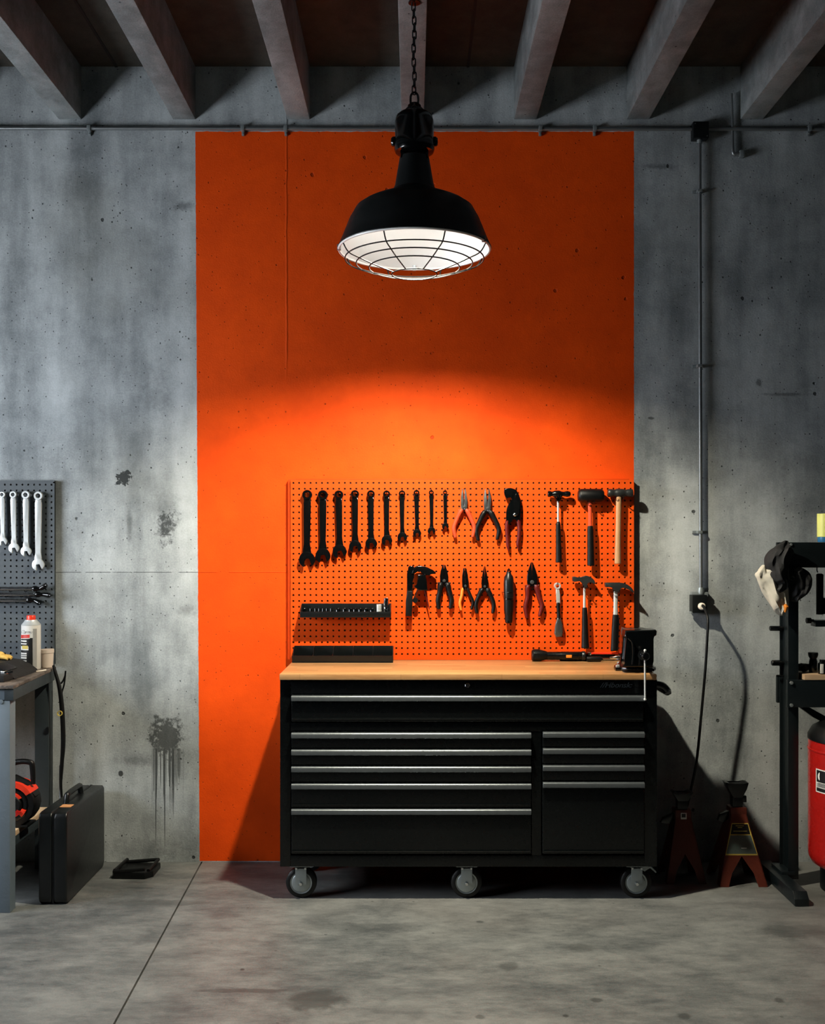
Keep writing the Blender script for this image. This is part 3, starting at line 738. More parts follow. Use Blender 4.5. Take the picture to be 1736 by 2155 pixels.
# beak-headed crimping tool (first in the lower row)
def c5(x, y): return (x / 10.21 + 840, y / 10.21 + 1170)
d = .072; s = S(d)
t = thing('crimping_tool', 'black beak-headed lever tool, leftmost in the lower tool row', 'hand tool', P(870, 1200, d))
o = [(190, 250), (230, 205), (300, 215), (335, 255), (300, 380), (290, 560), (285, 760), (165, 760), (170, 520), (195, 380)]
MB().ext([q(*c5(a, b), d) for a, b in o], 'Y', -d - .016, -d + .016, .006, 3).build('body', M['blackgloss'], t)
o = [(170, 740), (290, 740), (285, 960), (270, 1290), (140, 1290), (140, 980)]
MB().ext([q(*c5(a, b), d) for a, b in o], 'Y', -d - .015, -d + .015, .006, 3).build('handle', M['rubber'], t)
o = [(300, 260), (370, 215), (480, 205), (610, 245), (720, 300), (785, 345), (780, 385), (640, 385), (520, 420), (480, 330), (430, 290), (330, 380), (270, 380)]
MB().ext([q(*c5(a, b), d) for a, b in o], 'Y', -d - .022, -d + .012, .005, 3).build('beak', M['blacksteel'], t)
o = [(400, 400), (560, 390), (590, 560), (610, 740), (420, 740), (330, 660), (330, 630), (400, 630)]
MB().ext([q(*c5(a, b), d) for a, b in o], 'Y', -d - .024, -d + .010, .005, 3).build('lever', M['blackgloss'], t)
MB().tube([P(*c5(400, 700), d), P(*c5(350, 850), d), P(*c5(320, 900), d)], .0028, 8).build('spring_arm', M['chrome'], t)
MB().lathe([(0, -.012), (.011, -.012), (.0125, -.009), (.0125, .009), (0, .009)], (X(c5(345, 0)[0], d), -d, Z(c5(0, 950)[1], d)), 'Y', 22).build('thumb_wheel', M['plastic'], t)
MB().tube([P(*c5(550, 730), d), P(*c5(590, 900), d), P(*c5(650, 1150), d)], [.0042, .0035, .0018], 8).build('release_lever', M['darkredgrip'], t)
hook(pb, X(c5(250, 0)[0], d), Z(c5(0, 265)[1], d), PD, .04, 'blacksteel')
hook(pb, X(c5(480, 0)[0], d), Z(c5(0, 290)[1], d), PD, .05, 'blacksteel')

# black barrel tool
d = .066; s = S(d); x0 = X(1070.5, d); zt, zb = Z(1203, d), Z(1311.5, d); H = zt - zb
t = thing('barrel_tool', 'black cylindrical barrel tool hanging upright on the lower pegboard', 'hand tool', (x0, -d, zb))
MB().lathe([(.0, 0), (.012, 0), (.0165, .004), (.0175, .012), (.0195, .045), (.022, .06), (.0225, H * .45)], (x0, -d, zb), 'Z', 28).build('grip', M['rubber'], t)
MB().lathe([(.0225, H * .45), (.0235, H * .455), (.0235, H * .49), (.0225, H * .495)], (x0, -d, zb), 'Z', 28).build('collar', M['blacksteel'], t)
MB().lathe([(.0225, H * .495), (.0235, H * .55), (.0235, H * .80), (.021, H * .90), (.012, H * .955), (.010, H)], (x0, -d, zb), 'Z', 28).build('barrel', M['plastic'], t)
MB().lathe([(.006, -.001), (.006, .002), (0, .002)], (x0 - .002, -d - .018, zb + .008), 'Y', 14).build('end_stud', M['chrome'], t)
MB().tube([(x0 - .006, -d, zt - .002), (x0 - .005, -d, zt + .008), (x0 + .003, -d, zt + .011), (x0 + .006, -d, zt - .002)], .0022, 8, smooth=3).build('hanging_loop', M['blacksteel'], t)
hook(pb, x0, zt + .006, PD, .034, 'blacksteel')
MB().tube([(x0 - .028, -PD + .002, zb + H * .6), (x0 - .027, -d, zb + H * .6), (x0, -d - .026, zb + H * .6), (x0 + .027, -d, zb + H * .6), (x0 + .028, -PD + .002, zb + H * .6)], .0015, 6, smooth=3).build('hook', M['blacksteel'], pb)

# ratchet
d = .055; s = S(d)
t = thing('ratchet_wrench', 'ratchet handle with chrome ring head and paddle grip, left of the claw hammer', 'wrench', P(1173, 1233, d))
MB().lathe([(.0085, -.006), (.0095, -.008), (.0145, -.008), (.016, -.005), (.016, .005), (.0145, .008), (.0095, .008), (.0085, .006), (.0085, -.006)], (X(1172.8, d), -d, Z(1233, d)), 'Y', 30, cap=False).build('ring_end', M['satinchrome'], t)
MB().ext([q(1169.5, 1239, d), q(1176.5, 1239, d), q(1178, 1251, d), q(1179, 1270, d), q(1171, 1270, d), q(1170, 1251, d)], 'Y', -d - .006, -d + .006, .003, 3).build('shank', M['satinchrome'], t)
MB().tube([P(1174.5, 1268, d), P(1175, 1285, d), P(1176, 1303, d)], [4.0 / s, 3.6 / s, 4.4 / s], 14, smooth=4).build('grip', M['rubber'], t)
o = [(1172, 1300), (1179, 1300), (1183, 1315), (1184.5, 1332), (1182, 1340), (1170, 1341), (1166, 1333), (1168.5, 1315)]
MB().ext([q(a, b, d) for a, b in o], 'Y', -d - .009, -d + .008, .005, 3).build('paddle', M['steel'], t)
hook(pb, X(1173, d), Z(1230, d), PD, .026, 'steel')

# ------------------------------------------------------------------ hammers
def handle_tube(t, pts, rad, d, mat, name='handle', flat=.8):
    s = S(d); return MB().tube([P(a, b, d) for a, b in pts], [r / s for r in rad], 16, flat=flat, smooth=5).build(name, M[mat], t)
HG = 'hammers on the orange pegboard'
def hhooks(x, z, w, tip=.06):
    for sg in (-1, 1): hook(pb, x + sg * w, z, PD, tip, 'blacksteel', .0022)
d = .072; s = S(d)
t = thing('ball_peen_hammer', 'hammer with black head, chrome neck and black grip, leftmost in upper hammer row', 'hammer', P(1175, 1044, d), HG)
m = MB(); zc = Z(1039.5, d)
m.lathe([(0, X(1152.5, d)), (.0125, X(1152.5, d)), (.0145, X(1153.5, d)), (.0145, X(1158, d)), (.0115, X(1160, d)), (.0115, X(1163, d)), (.016, X(1167, d)), (.017, X(1176, d)), (.0115, X(1182, d)), (.0105, X(1186, d)), (.0125, X(1190, d)), (.014, X(1194, d)), (.0115, X(1199, d)), (.006, X(1201, d)), (0, X(1201.5, d))], (0, -d, zc), 'X', 24)
m.ext([q(1164, 1043, d), q(1183, 1043, d), q(1179, 1055, d), q(1171, 1055, d)], 'Y', -d - .012, -d + .012, .004, 2)
m.build('head', M['blacksteel'], t)
handle_tube(t, [(1174.3, 1052), (1174.3, 1080), (1174.5, 1101)], [2.3, 2.1, 2.3], d, 'satinchrome', 'neck')
handle_tube(t, [(1174.6, 1098), (1174.8, 1108), (1175.2, 1135), (1175.8, 1165), (1176, 1182), (1176, 1183.6)], [3.4, 5.2, 5.6, 6.4, 7.0, 6.2], d, 'rubber', 'grip')
hhooks(X(1174.5, d), Z(1047, d), .010)
t = thing('rubber_mallet', 'mallet with large black rubber head and orange neck, middle of upper hammer row', 'hammer', P(1243, 1043, d), HG)
zc = Z(1043, d)
MB().lathe([(0, X(1216.5, d)), (.022, X(1216.5, d)), (.028, X(1219, d)), (.031, X(1223, d)), (.032, X(1243, d)), (.031, X(1263, d)), (.028, X(1267, d)), (.022, X(1270, d)), (0, X(1270, d))], (0, -d, zc), 'X', 30).build('head', M['rubber'], t)
handle_tube(t, [(1241.3, 1054), (1241.8, 1085), (1242, 1110)], [4.4, 4.2, 4.6], d, 'salmongrip', 'neck')
handle_tube(t, [(1242, 1107), (1242.4, 1120), (1242.8, 1150), (1243.2, 1180), (1243.4, 1189), (1243.4, 1190.5)], [5.6, 6.6, 7.0, 7.6, 7.6, 6.6], d, 'rubber', 'grip')
hhooks(X(1242, d), Z(1058.5, d), .014)
t = thing('sledge_hammer', 'hammer with pale wooden handle and steel head, rightmost in upper hammer row', 'hammer', P(1303, 1038, d), HG)
zc = Z(1037.5, d)
m = MB(); m.lathe([(0, X(1279, d)), (.016, X(1279, d)), (.0185, X(1280.5, d)), (.0185, X(1287, d)), (.0165, X(1290, d)), (.0165, X(1294, d)), (.0195, X(1297, d)), (.0195, X(1310, d)), (.0165, X(1313, d)), (.0165, X(1318, d)), (.0185, X(1321, d)), (.0185, X(1330, d)), (.016, X(1331.5, d)), (0, X(1331.5, d))], (0, -d, zc), 'X', 24)
m.build('head', M['darksteel'], t)
handle_tube(t, [(1301.8, 1030), (1301.8, 1060), (1301.2, 1100), (1300.4, 1140), (1300, 1170), (1300, 1184), (1300, 1186.5)], [5.4, 6.0, 5.6, 6.0, 6.8, 7.0, 6.2], d, 'wood_handle')
hhooks(X(1302, d), Z(1049, d), .017)
# lower row
t = thing('claw_hammer', 'claw hammer with chrome neck and black grip in the lower row', 'hammer', P(1228, 1225, d), HG)
def c6(x, y): return (x / 5.425 + 1100, y / 5.425 + 1180)
o = [(566, 190), (585, 180), (625, 190), (660, 195), (690, 178), (730, 172), (775, 190), (805, 215), (822, 250), (818, 268), (795, 250), (760, 245), (735, 255), (728, 300), (690, 300), (685, 262), (665, 240), (630, 232), (590, 240), (570, 232)]
MB().ext(curve2([q(*c6(a, b), d) for a, b in o], 3), 'Y', -d - .013, -d + .013, .005, 3).build('head', M['darksteel'], t)
handle_tube(t, [c6(706, 285), c6(704, 400), c6(704, 545)], [2.9, 2.6, 2.8], d, 'satinchrome', 'neck')
handle_tube(t, [c6(706, 535), c6(708, 600), c6(710, 720), c6(712, 880), c6(714, 985), c6(714, 1000)], [5.0, 5.8, 6.4, 7.4, 8.4, 7.2], d, 'rubber', 'grip')
hhooks(X(1230, d), Z(1236, d), .009)
t = thing('roofing_hammer', 'pick-headed hammer with chrome neck and studded black grip behind the vise', 'hammer', P(1300, 1232, d), HG)
o = [(940, 255), (960, 250), (1100, 250), (1165, 262), (1215, 290), (1255, 335), (1262, 365), (1240, 350), (1190, 318), (1130, 310), (1105, 320), (1100, 350), (1035, 350), (1030, 310), (990, 298), (945, 300)]
MB().ext(curve2([q(*c6(a, b), d) for a, b in o], 3), 'Y', -d - .014, -d + .014, .005, 3).build('head', M['darksteel'], t)
handle_tube(t, [c6(1062, 335), c6(1060, 480), c6(1060, 630)], [4.8, 4.4, 5.0], d, 'satinchrome', 'neck', .6)
handle_tube(t, [c6(1062, 615), c6(1060, 700), c6(1054, 820), c6(1050, 940), c6(1045, 1015), c6(1045, 1028)], [6.6, 7.6, 7.8, 8.0, 8.2, 7.2], d, 'rubber', 'grip', .7)
hhooks(X(1295, d), Z(1246, d), .014)

# ------------------------------------------------------------------ socket rail on the board
d0, d1 = .036, .112
rx0, rx1 = X(633, .075), X(823, .075); rz0 = Z(1299.5, d1); rzb = Z(1270, .04); rzl = Z(1287.5, d1)
t = thing('socket_tray', 'long black socket tray fixed to the lower left of the orange pegboard', 'tool tray', ((rx0 + rx1) / 2, -.036, rz0))
m = MB()
m.box(rx0, rx1, -d1, -d0, rz0, rz0 + .006, .001); m.box(rx0, rx1, -d0 - .005, -d0, rz0 + .006, rzb, .001); m.box(rx0, rx1, -d1, -d1 + .005, rz0 + .006, rzl, .0015)
m.build('trough', M['plastic'], t)
for x in (rx0, rx1 - .005):
    MB().ext([(-d1 + .005, rz0 + .006), (-d1 + .005, rzl), (-d0 - .03, rzb - .004), (-d0 - .005, rzb - .004), (-d0 - .005, rz0 + .006)], 'X', x, x + .005, .001).build('end_cheek', M['plastic'], t)
MB().box(rx0 + .006, rx1 - .006, -.090, -.060, rz0 + .007, rz0 + .012).build('rail', M['steel'], t)
SX = [(641, 7), (654, 5.4), (664, 5.4), (672, 4.6), (680, 4.6), (688, 4.8), (697, 5), (711, 9.6), (725, 8.2), (737, 8.2), (747, 8.4), (758, 8.6), (770, 9), (783, 10.5)]
base = None
def socket_at(px, w, top, mat, label, grp):
    global base
    r = w / 456.0 / 2 * 1.1; z0 = rz0 + .0125; h = top - z0; x0 = X(px, .075)
    t2 = thing('socket', label, 'socket', (x0, -.075, z0), grp)
    MB().lathe([(0, 0), (r * .95, 0), (r, .002), (r, h - .0015), (r * .9, h), (r * .66, h), (r * .62, h - .004), (r * .62, h * .6), (0, h * .6)], (x0, -.075, z0), 'Z', 20).build('body', M[mat], t2)
    MB().lathe([(r * 1.005, h * .30), (r * 1.05, h * .33), (r * 1.05, h * .40), (r * 1.005, h * .43)], (x0, -.075, z0), 'Z', 20).build('knurl', M[mat], t2)
    return t2
zt = Z(1280, .075)
t0 = None
for px, w in SX:
    if t0 is None: t0 = socket_at(px, w, zt, 'blackgloss', 'small socket standing in the black socket tray', 'sockets in the black tray'); w0 = w; continue
    r = t0.copy(); COL.objects.link(r); r.location.x = X(px, .075); r.scale = (w / w0, w / w0, 1)
    for c_ in list(t0.children):
        k = c_.copy(); COL.objects.link(k); k.parent = r
names_ = ['leftmost small', 'second small', 'third small', 'fourth small', 'fifth small', 'sixth small', 'seventh small', 'wide ring-topped eighth', 'ninth', 'tenth', 'eleventh', 'twelfth', 'thirteenth', 'wide fourteenth']
sk = sorted([o for o in COL.objects if o.name.startswith('socket') and o.get('category') == 'socket'], key=lambda o: o.location.x)
for o, nme in zip(sk, names_): o['label'] = nme + ' socket from the left in the black socket tray'
socket_at(797.5, 10, Z(1272, .075), 'satinchrome', 'bright chrome socket beside the tall one in the black socket tray', 'sockets in the black tray')
socket_at(812.5, 10, Z(1258.5, .075), 'chrome', 'tallest socket, standing out of the right end of the socket tray', 'sockets in the black tray')

# ================================================================== TOOL CHEST
CD = .55; FS = S(CD)
cx0, cx1 = X(588.5, CD), X(1384, CD); cz0, cz1 = Z(1826, CD), .925
chest = thing('tool_chest', 'wide black rolling tool chest with silver drawer pulls and wooden worktop', 'tool chest', ((cx0 + cx1) / 2, -.28, 0))
m = MB(); yf = -CD + .012
m.box(cx0, cx1, -.045, -.06, cz0, cz1)
m.box(cx0, X(611, CD), yf, -.06, cz0, cz1, .003); m.box(X(1357.5, CD), cx1, yf, -.06, cz0, cz1, .003)
m.box(X(611, CD), X(1357.5, CD), yf, -.06, cz0, Z(1802, CD), .002)
m.box(X(611, CD), X(1357.5, CD), yf, -.06, Z(1463, CD), cz1, .002)
m.box(X(611, CD), X(1357.5, CD), yf, -.06, Z(1540, CD), Z(1522, CD), .002)
m.box(X(1119.5, CD), X(1140, CD), yf, -.06, Z(1802, CD), Z(1540, CD), .002)
m.box(X(611, CD), X(1357.5, CD), -.10, -.06, Z(1802, CD), Z(1463, CD))
m.build('cabinet', M['black'], chest)
zt = .95
MB().box(X(588, .562), X(1382, .562), -.562, -.002, .9255, zt, .003).build('worktop', M['wood_top'], chest)
def drawer(pxa, pxb, pya, pyb, lip=False):
    x0, x1, z1_, z0_ = X(pxa, CD), X(pxb, CD), Z(pya, CD), Z(pyb, CD)
    dr = MB().box(x0, x1, -CD, -CD + .30, z0_, z1_, .0035, 3).build('drawer', M['black'], chest)
    y = -CD; z = z1_ - .0235
    pr = [(y + .001, z - .001), (y - .013, z), (y - .0150, z + .002), (y - .0142, z + .0165), (y - .0115, z + .0205), (y - .006, z + .0228), (y + .001, z + .0235)]
    MB().ext(pr, 'X', x0 + .001, x1 - .001, .0008, 1).build('handle', M['alu'], dr)
    if lip:
        zl = z0_ + .013
        MB().ext([(y + .001, zl - .004), (y - .004, zl - .003), (y - .0055, zl), (y - .004, zl + .003), (y + .001, zl + .0045)], 'X', x0 + .004, x1 - .004, .0008, 1).build('lower_bead', M['blackgloss'], dr)
    return dr
drawer(613, 1354.5, 1463, 1519, True)
ys = [1541, 1576.5, 1612, 1648, 1701.5, 1799]
for a, b in zip(ys, ys[1:]): drawer(613, 1118, a, b - 2, b - a > 45)
ys = [1539.5, 1574, 1609.5, 1645, 1799]
for a, b in zip(ys, ys[1:]): drawer(1141.5, 1356, a, b - 2, b - a > 45)
lk = MB().lathe([(0, -.004), (.0085, -.004), (.0105, -.002), (.0105, .002)], (X(984, CD), yf, Z(1443.5, CD)), 'Y', 22).build('lock', M['chrome'], chest)
MB().box(X(984, CD) - .0012, X(984, CD) + .0012, yf - .0052, yf - .003, Z(1446, CD), Z(1441, CD)).build('keyhole', M['ink'], lk)
text_mesh('badge', '//Hbonsk:', .030, M['badge'], (X(1263.5, CD), yf - .0008, Z(1447.5, CD)), chest, .35, .0006, bold=.0004, sx=1.12)
sh = MB().tube([(cx1 - .004, -.50, .900), (cx1 + .03, -.50, .893), (cx1 + .052, -.495, .872), (cx1 + .052, -.47, .868), (cx1 + .052, -.14, .868), (cx1 + .052, -.115, .872), (cx1 + .03, -.11, .893), (cx1 - .004, -.11, .900)], .0165, 14, smooth=4).build('side_handle', M['blackgloss'], chest)
def caster(px, yc, brake=False):
    x0 = X(px, .5); zc = Z(1865, .5); zc = .0655
    cs = MB()
    cs.box(x0 - .045, x0 + .045, yc - .035, yc + .035, cz0 - .006, cz0 - .0005, .001)
    cs.box(x0 - .0235, x0 + .0235, yc - .030, yc - .0265, zc - .004, cz0 - .006, .0012)
    cs.box(x0 - .0235, x0 + .0235, yc + .0265, yc + .030, zc - .004, cz0 - .006, .0012)
    cs.box(x0 - .0235, x0 + .0235, yc - .030, yc + .030, cz0 - .014, cz0 - .006, .001)
    cs = cs.build('caster', M['zinc'], chest)
    MB().lathe([(.046, -.020), (.058, -.019), (.0645, -.013), (.0655, 0), (.0645, .013), (.058, .019), (.046, .020), (.046, -.020)], (x0, yc, zc), 'Y', 48, cap=False).build('tire', M['rubber'], cs)
    MB().lathe([(0, -.021), (.036, -.021), (.040, -.018), (.046, -.020), (.046, .020), (.040, .018), (.036, .021), (0, .021)], (x0, yc, zc), 'Y', 40).build('hub', M['zinc'], cs)
    MB().lathe([(0, -.040), (.006, -.040), (.008, -.036), (.008, .034), (0, .034)], (x0, yc, zc), 'Y', 12).build('axle', M['chrome'], cs)
    for sg in (-1, 1):
        MB().lathe([(0, -.036), (.0045, -.035), (.0045, -.028)], (x0 + sg * .019, yc, cz0 - .012), 'Y', 10).build('bolt', M['chrome'], cs)
    if brake:
        MB().ext([(x0 + .01, cz0 - .03), (x0 + .03, cz0 - .034), (x0 + .058, cz0 - .012), (x0 + .082, cz0 - .036), (x0 + .086, cz0 - .032), (x0 + .060, cz0 - .004), (x0 + .02, cz0 - .012)], 'Y', yc - .018, yc + .014, .002).build('brake_lever', M['zinc'], cs)
for px, br in ((634, False), (981.5, False), (1338, True)):
    caster(px, -.49, br); caster(870 + (px - 870), -.13, False)

# ------------------------------------------------------------------ things on the worktop
# five compartment tray
bd = .15; bx0, bx1 = X(614.5, bd), X(827, bd); zb = .9505
t = thing('parts_tray', 'dark five-compartment parts tray on the left end of the wooden worktop', 'tray', ((bx0 + bx1) / 2, -.1, zb))
zbk = Z(1359, .045); zfl = Z(1380.5, .152)
m = MB()
m.box(bx0, bx1, -bd, -.04, zb, zb + .004); m.box(bx0, bx1, -.044, -.04, zb + .004, zbk, .001)
m.ext([(-bd + .004, zb + .002), (-bd - .001, zfl), (-bd + .003, zfl + .001), (-bd + .008, zb + .002)], 'X', bx0, bx1, .0006, 1)
m.build('body', M['plastic'], t)
for k in range(6):
    xx = bx0 + (bx1 - bx0 - .003) * k / 5
    MB().ext(curve2([(-bd + .006, zb + .004), (-bd + .001, zfl), (-bd + .03, zfl + .004), (-bd + .055, zbk - .008), (-.07, zbk), (-.044, zbk), (-.044, zb + .004)], 1), 'X', xx, xx + .003, .0005, 1).build('divider', M['plastic'], t)
for px, py, L, e in ((803, 1375, 'small white screw lying in the right compartment of the parts tray', (.008, .012)), (810, 1378, 'tiny white nut at the front of the right tray compartment', (.004, .003)), (785, 1363, 'tiny pale bead at the back of the right tray compartment', (.004, .003))):
    yy = -.12 if py > 1370 else -.055
    o = MB().tube([(X(px, -yy) - e[0] / 2, yy, zb + .0085), (X(px, -yy) + e[0] / 2, yy - .004, zb + .0085 + e[1])], .0035, 8).build('screw', M['ceramic'])
    tag(o, L, 'screw')
# flashlight
d = .085; s = S(d); zc = .9505 + .0265
t = thing('flashlight', 'black flashlight lying on the back of the worktop left of the vise', 'flashlight', (X(1175, d), -d, .9505))
x_ = lambda p: X(p, d)
MB().lathe([(0, x_(1119)), (.022, x_(1119)), (.0265, x_(1121)), (.0265, x_(1137)), (.024, x_(1141)), (.0185, x_(1151))], (0, -d, zc), 'X', 30).build('head', M['rubber'], t)
MB().lathe([(.0185, x_(1151)), (.0185, x_(1180)), (.0195, x_(1182)), (.0195, x_(1222)), (.0185, x_(1224))], (0, -d, zc - .002), 'X', 26).build('barrel', M['black'], t)
MB().lathe([(.020, x_(1224)), (.0215, x_(1225)), (.0215, x_(1230)), (.018, x_(1231.5)), (0, x_(1231.5))], (0, -d, zc - .002), 'X', 26).build('tail_cap', M['plastic'], t)
MB().box(x_(1190), x_(1202), -d - .0205, -d - .0185, zc - .009, zc + .004, .001).build('tag', M['orangegrip'], t)
for k in range(9):
    a = 2 * PI * k / 9
    MB().box(x_(1122), x_(1136), -d + .0265 * math.cos(a) - .002, -d + .0265 * math.cos(a) + .002, zc + .0265 * math.sin(a) - .002, zc + .0265 * math.sin(a) + .002, .001).build('grip_rib', M['rubber'], t)
# long level with a red top edge behind it
d = .052
t = thing('hand_saw_case', 'long black bar with a red top edge lying behind the flashlight and vise', 'spirit level', (X(1240, d), -d, .9505))
MB().box(X(1178, d), X(1300, d), -.062, -.042, .9505, Z(1376.5, d), .002).build('body', M['black'], t)
MB().box(X(1176, d), X(1301, d), -.063, -.041, Z(1376.5, d), Z(1373, d), .001).build('edge_strip', M['toolred'], t)
MB().box(X(1237, d), X(1243, d), -.0645, -.0395, Z(1378, d), Z(1372.6, d), .001).build('vial', M['ceramic'], t)
t.name = 'spirit_level'
# small black clamp bar beside vise
d = .11
t = thing('screwdriver', 'short black-handled screwdriver lying between the flashlight and the vise', 'screwdriver', (X(1260, d), -d, .9505))
MB().lathe([(0, X(1234, d)), (.011, X(1235, d)), (.0125, X(1240, d)), (.0125, X(1262, d)), (.007, X(1268, d)), (0, X(1268, d))], (0, -d, .9505 + .0128), 'X', 16).build('handle', M['rubber'], t)
MB().tube([(X(1266, d), -d, .9635), (X(1288, d), -d, .9635), (X(1296, d), -d, .9635)], [.0035, .0035, .002], 8).build('shaft', M['chrome'], t)

# bench vise
vz = .9505; vd = .44; vs = S(vd)
vx = X(1340, vd)
vis = thing('bench_vise', 'black cast-iron bench vise on the right end of the wooden worktop', 'vise', (vx, -vd, vz))
m = MB()
m.lathe([(0, 0), (.088, 0), (.090, .004), (.088, .014), (.070, .024), (.062, .040), (.058, .052), (0, .052)], (vx, -.40, vz), 'Z', 40)
for a in (3.6, 5.3, .6, 2.2):
    m.box(vx + .085 * math.cos(a) - .018, vx + .085 * math.cos(a) + .018, -.40 + .085 * math.sin(a) - .018, -.40 + .085 * math.sin(a) + .018, vz, vz + .015, .006)
m.build('base', M['blackgloss'], vis)
for a in (3.6, 5.3, .6, 2.2):
    MB().lathe([(.010, .015), (.010, .022), (.006, .025), (0, .025)], (vx + .09 * math.cos(a), -.40 + .09 * math.sin(a), vz), 'Z', 6).build('bolt', M['zinc'], vis)
zt1 = Z(1325, .50)
# fixed (rear) body
m = MB()
m.ext([(-.36, vz + .045), (-.46, vz + .045), (-.47, vz + .09), (-.455, vz + .12), (-.44, zt1 - .03), (-.44, zt1), (-.36, zt1), (-.345, zt1 - .025), (-.33, vz + .10), (-.33, vz + .06)], 'X', vx - .055, vx + .045, .010, 3)
m.build('fixed_jaw', M['blackgloss'], vis)
MB().box(vx - .066, vx + .066, -.445, -.432, zt1 - .028, zt1, .002).build('jaw_plate', M['steel'], vis)
MB().box(vx - .03, vx + .03, -.53, -.30, vz + .052, vz + .105, .005).build('slide', M['satin'], vis)
# moving (front) jaw
m = MB()
o = [(1313, 1339), (1315, 1326.5), (1379, 1325), (1381.5, 1328), (1380.5, 1337), (1370, 1341), (1370, 1392), (1374, 1404), (1308, 1404), (1317, 1390), (1321, 1344)]
m.ext([q(a, b, .52) for a, b in o], 'Y', -.532, -.462, .008, 3)
m.build('moving_jaw', M['blackgloss'], vis)
MB().box(X(1314, .48), X(1380, .48), -.464, -.452, zt1 - .028, zt1 - .001, .002).build('jaw_plate', M['steel'], vis)
MB().tube([P(1322, 1342, .538), P(1331, 1352, .540), P(1333, 1375, .540), P(1331, 1398, .538)], .006, 10, smooth=4).build('rib', M['blackgloss'], vis)
sxx, szz = X(1356, .57), Z(1380, .57)
MB().lathe([(.022, -.53), (.022, -.545), (.013, -.55), (.013, -.566), (.0165, -.569), (.0175, -.594), (.013, -.600), (0, -.600)], (sxx, 0, szz), 'Y', 24).build('screw', M['blacksteel'], vis)
rod = MB().tube([(X(1357, .585), -.585, Z(1369, .585)), (X(1357.5, .585), -.585, Z(1473, .585))], .0042, 12).build('handle', M['satinchrome'], vis)
for py in (1369, 1472):
    MB().lathe([(0, -.006), (.004, -.005), (.0065, 0), (.004, .005), (0, .006)], (X(1357.2, .585), -.585, Z(py, .585)), 'Z', 14).build('ball_end', M['satinchrome'], rod)
d = .40
MB().lathe([(0, X(1283, d)), (.004, X(1283, d)), (.006, X(1292, d)), (.011, X(1296, d)), (.011, X(1305, d))], (0, -d, Z(1384, d)), 'X', 16).build('anvil_horn', M['chrome'], vis)

# ================================================================== LEFT WORKBENCH
BX = -1.632; BT = .92
bench = thing('workbench', 'blue-grey steel workbench with stained wooden top at the left edge', 'workbench', (-2.1, -.35, 0))
BF = -.686
MB().ext([(-2.75, BF - .01), (BX + .020, BF - .01), (BX - .030, -.037), (-2.75, -.037)], 'Z', BT - .014, BT, .003).build('benchtop', M['wood_bench'], bench)
MB().box(-2.70, BX - .021, BF + .004, BF + .02, BT - .060, BT - .0145, .002).build('apron', M['bench'], bench)
MB().ext([(BX - .02, BF + .001), (BX + .016, BF + .001), (BX - .034, -.045), (BX - .07, -.045)], 'Z', BT - .062, BT - .0145, .002).build('apron', M['benchshade'], bench)  # side apron in the shade-darkened copy of the bench colour
for x0, y0 in ((BX - .062, BF + .002), (BX - .105, -.107), (-2.70, BF), (-2.70, -.105)):
    m = MB(); m.box(x0, x0 + .064, y0, y0 + .06, 0, BT - .0625, .003)
    m.build('leg', M['bench'], bench)
lg = [o for o in bench.children if o.name.startswith('leg')][1]; lg.data.materials[0] = M['benchshade']; lg['label'] = 'dark rear leg'  # rear leg swapped to the copy with shade in its colour
MB().box(-2.64, BX - .042, BF + .065, -.11, .262, .285, .003).build('shelf', M['wood_shelf'], bench)
MB().box(BX - .07, BX - .044, BF + .065, -.11, .222, .2615, .002).build('shelf_rail', M['benchshade'], bench)
MB().lathe([(.009, 0), (.009, -.004), (0, -.005)], (BX - .034, BF + .002, Z(1477, .686)), 'Y', 14).build('bolt', M['bench'], bench)
# spray can
d = .13; s = S(d); x0 = X(65.5, d); R_ = 19.6 / s
zb = BT + .0005; t = thing('spray_can', 'white spray can with a red cap standing on the steel workbench', 'spray can', (x0, -d, zb))
zsh = Z(1315, d) - zb; zcap = Z(1304, d) - zb; ztop = Z(1295, d) - zb
MB().lathe([(0, 0), (R_ - .002, 0), (R_, .003), (R_, zsh - .001), (R_ - .0015, zsh)], (x0, -d, zb), 'Z', 40).build('body', M['paper'], t)
MB().lathe([(R_ - .001, zsh), (R_ + .0006, zsh + .001), (R_ * .92, zsh + .006), (R_ * .68, zsh + .018), (R_ * .64, zsh + .022), (R_ * .62, zcap), (0, zcap)], (x0, -d, zb), 'Z', 40).build('dome', M['satinchrome'], t)
MB().lathe([(R_ * .46, zcap), (R_ * .46, ztop - .003), (R_ * .42, ztop), (0, ztop)], (x0, -d, zb), 'Z', 30).build('cap', M['toolred'], t)
def wrap(name, a0, a1, z0, z1, mat, lift=.0004, zs=0.0, seg=14):
    m = MB(); pr = []
    for k in range(seg + 1):
        u = k / seg; a = a0 + (a1 - a0) * u
        pr.append((x0 + (R_ + lift) * math.sin(a), -d - (R_ + lift) * math.cos(a), u))
    A = [m.bm.verts.new((p[0], p[1], zb + z0 + zs * p[2])) for p in pr]; B = [m.bm.verts.new((p[0], p[1], zb + z1 + zs * p[2])) for p in pr]
    for k in range(seg): m.bm.faces.new((A[k], A[k + 1], B[k + 1], B[k]))
    ge = bmesh.ops.extrude_face_region(m.bm, geom=list(m.bm.faces))
    vs_ = [e for e in ge['geom'] if isinstance(e, bmesh.types.BMVert)]
    for v_ in vs_:
        dv = Vector((v_.co.x - x0, v_.co.y + d, 0)).normalized() * -.0008; v_.co += dv
    return m.build(name, M[mat], t)
zz = lambda py: Z(py, d - 0) - zb
wrap('label_panel', -1.55, .50, zz(1406), zz(1341), 'ink', .0004)
wrap('label_band', -1.55, .20, zz(1343), zz(1336), 'redink', .0012, .005)
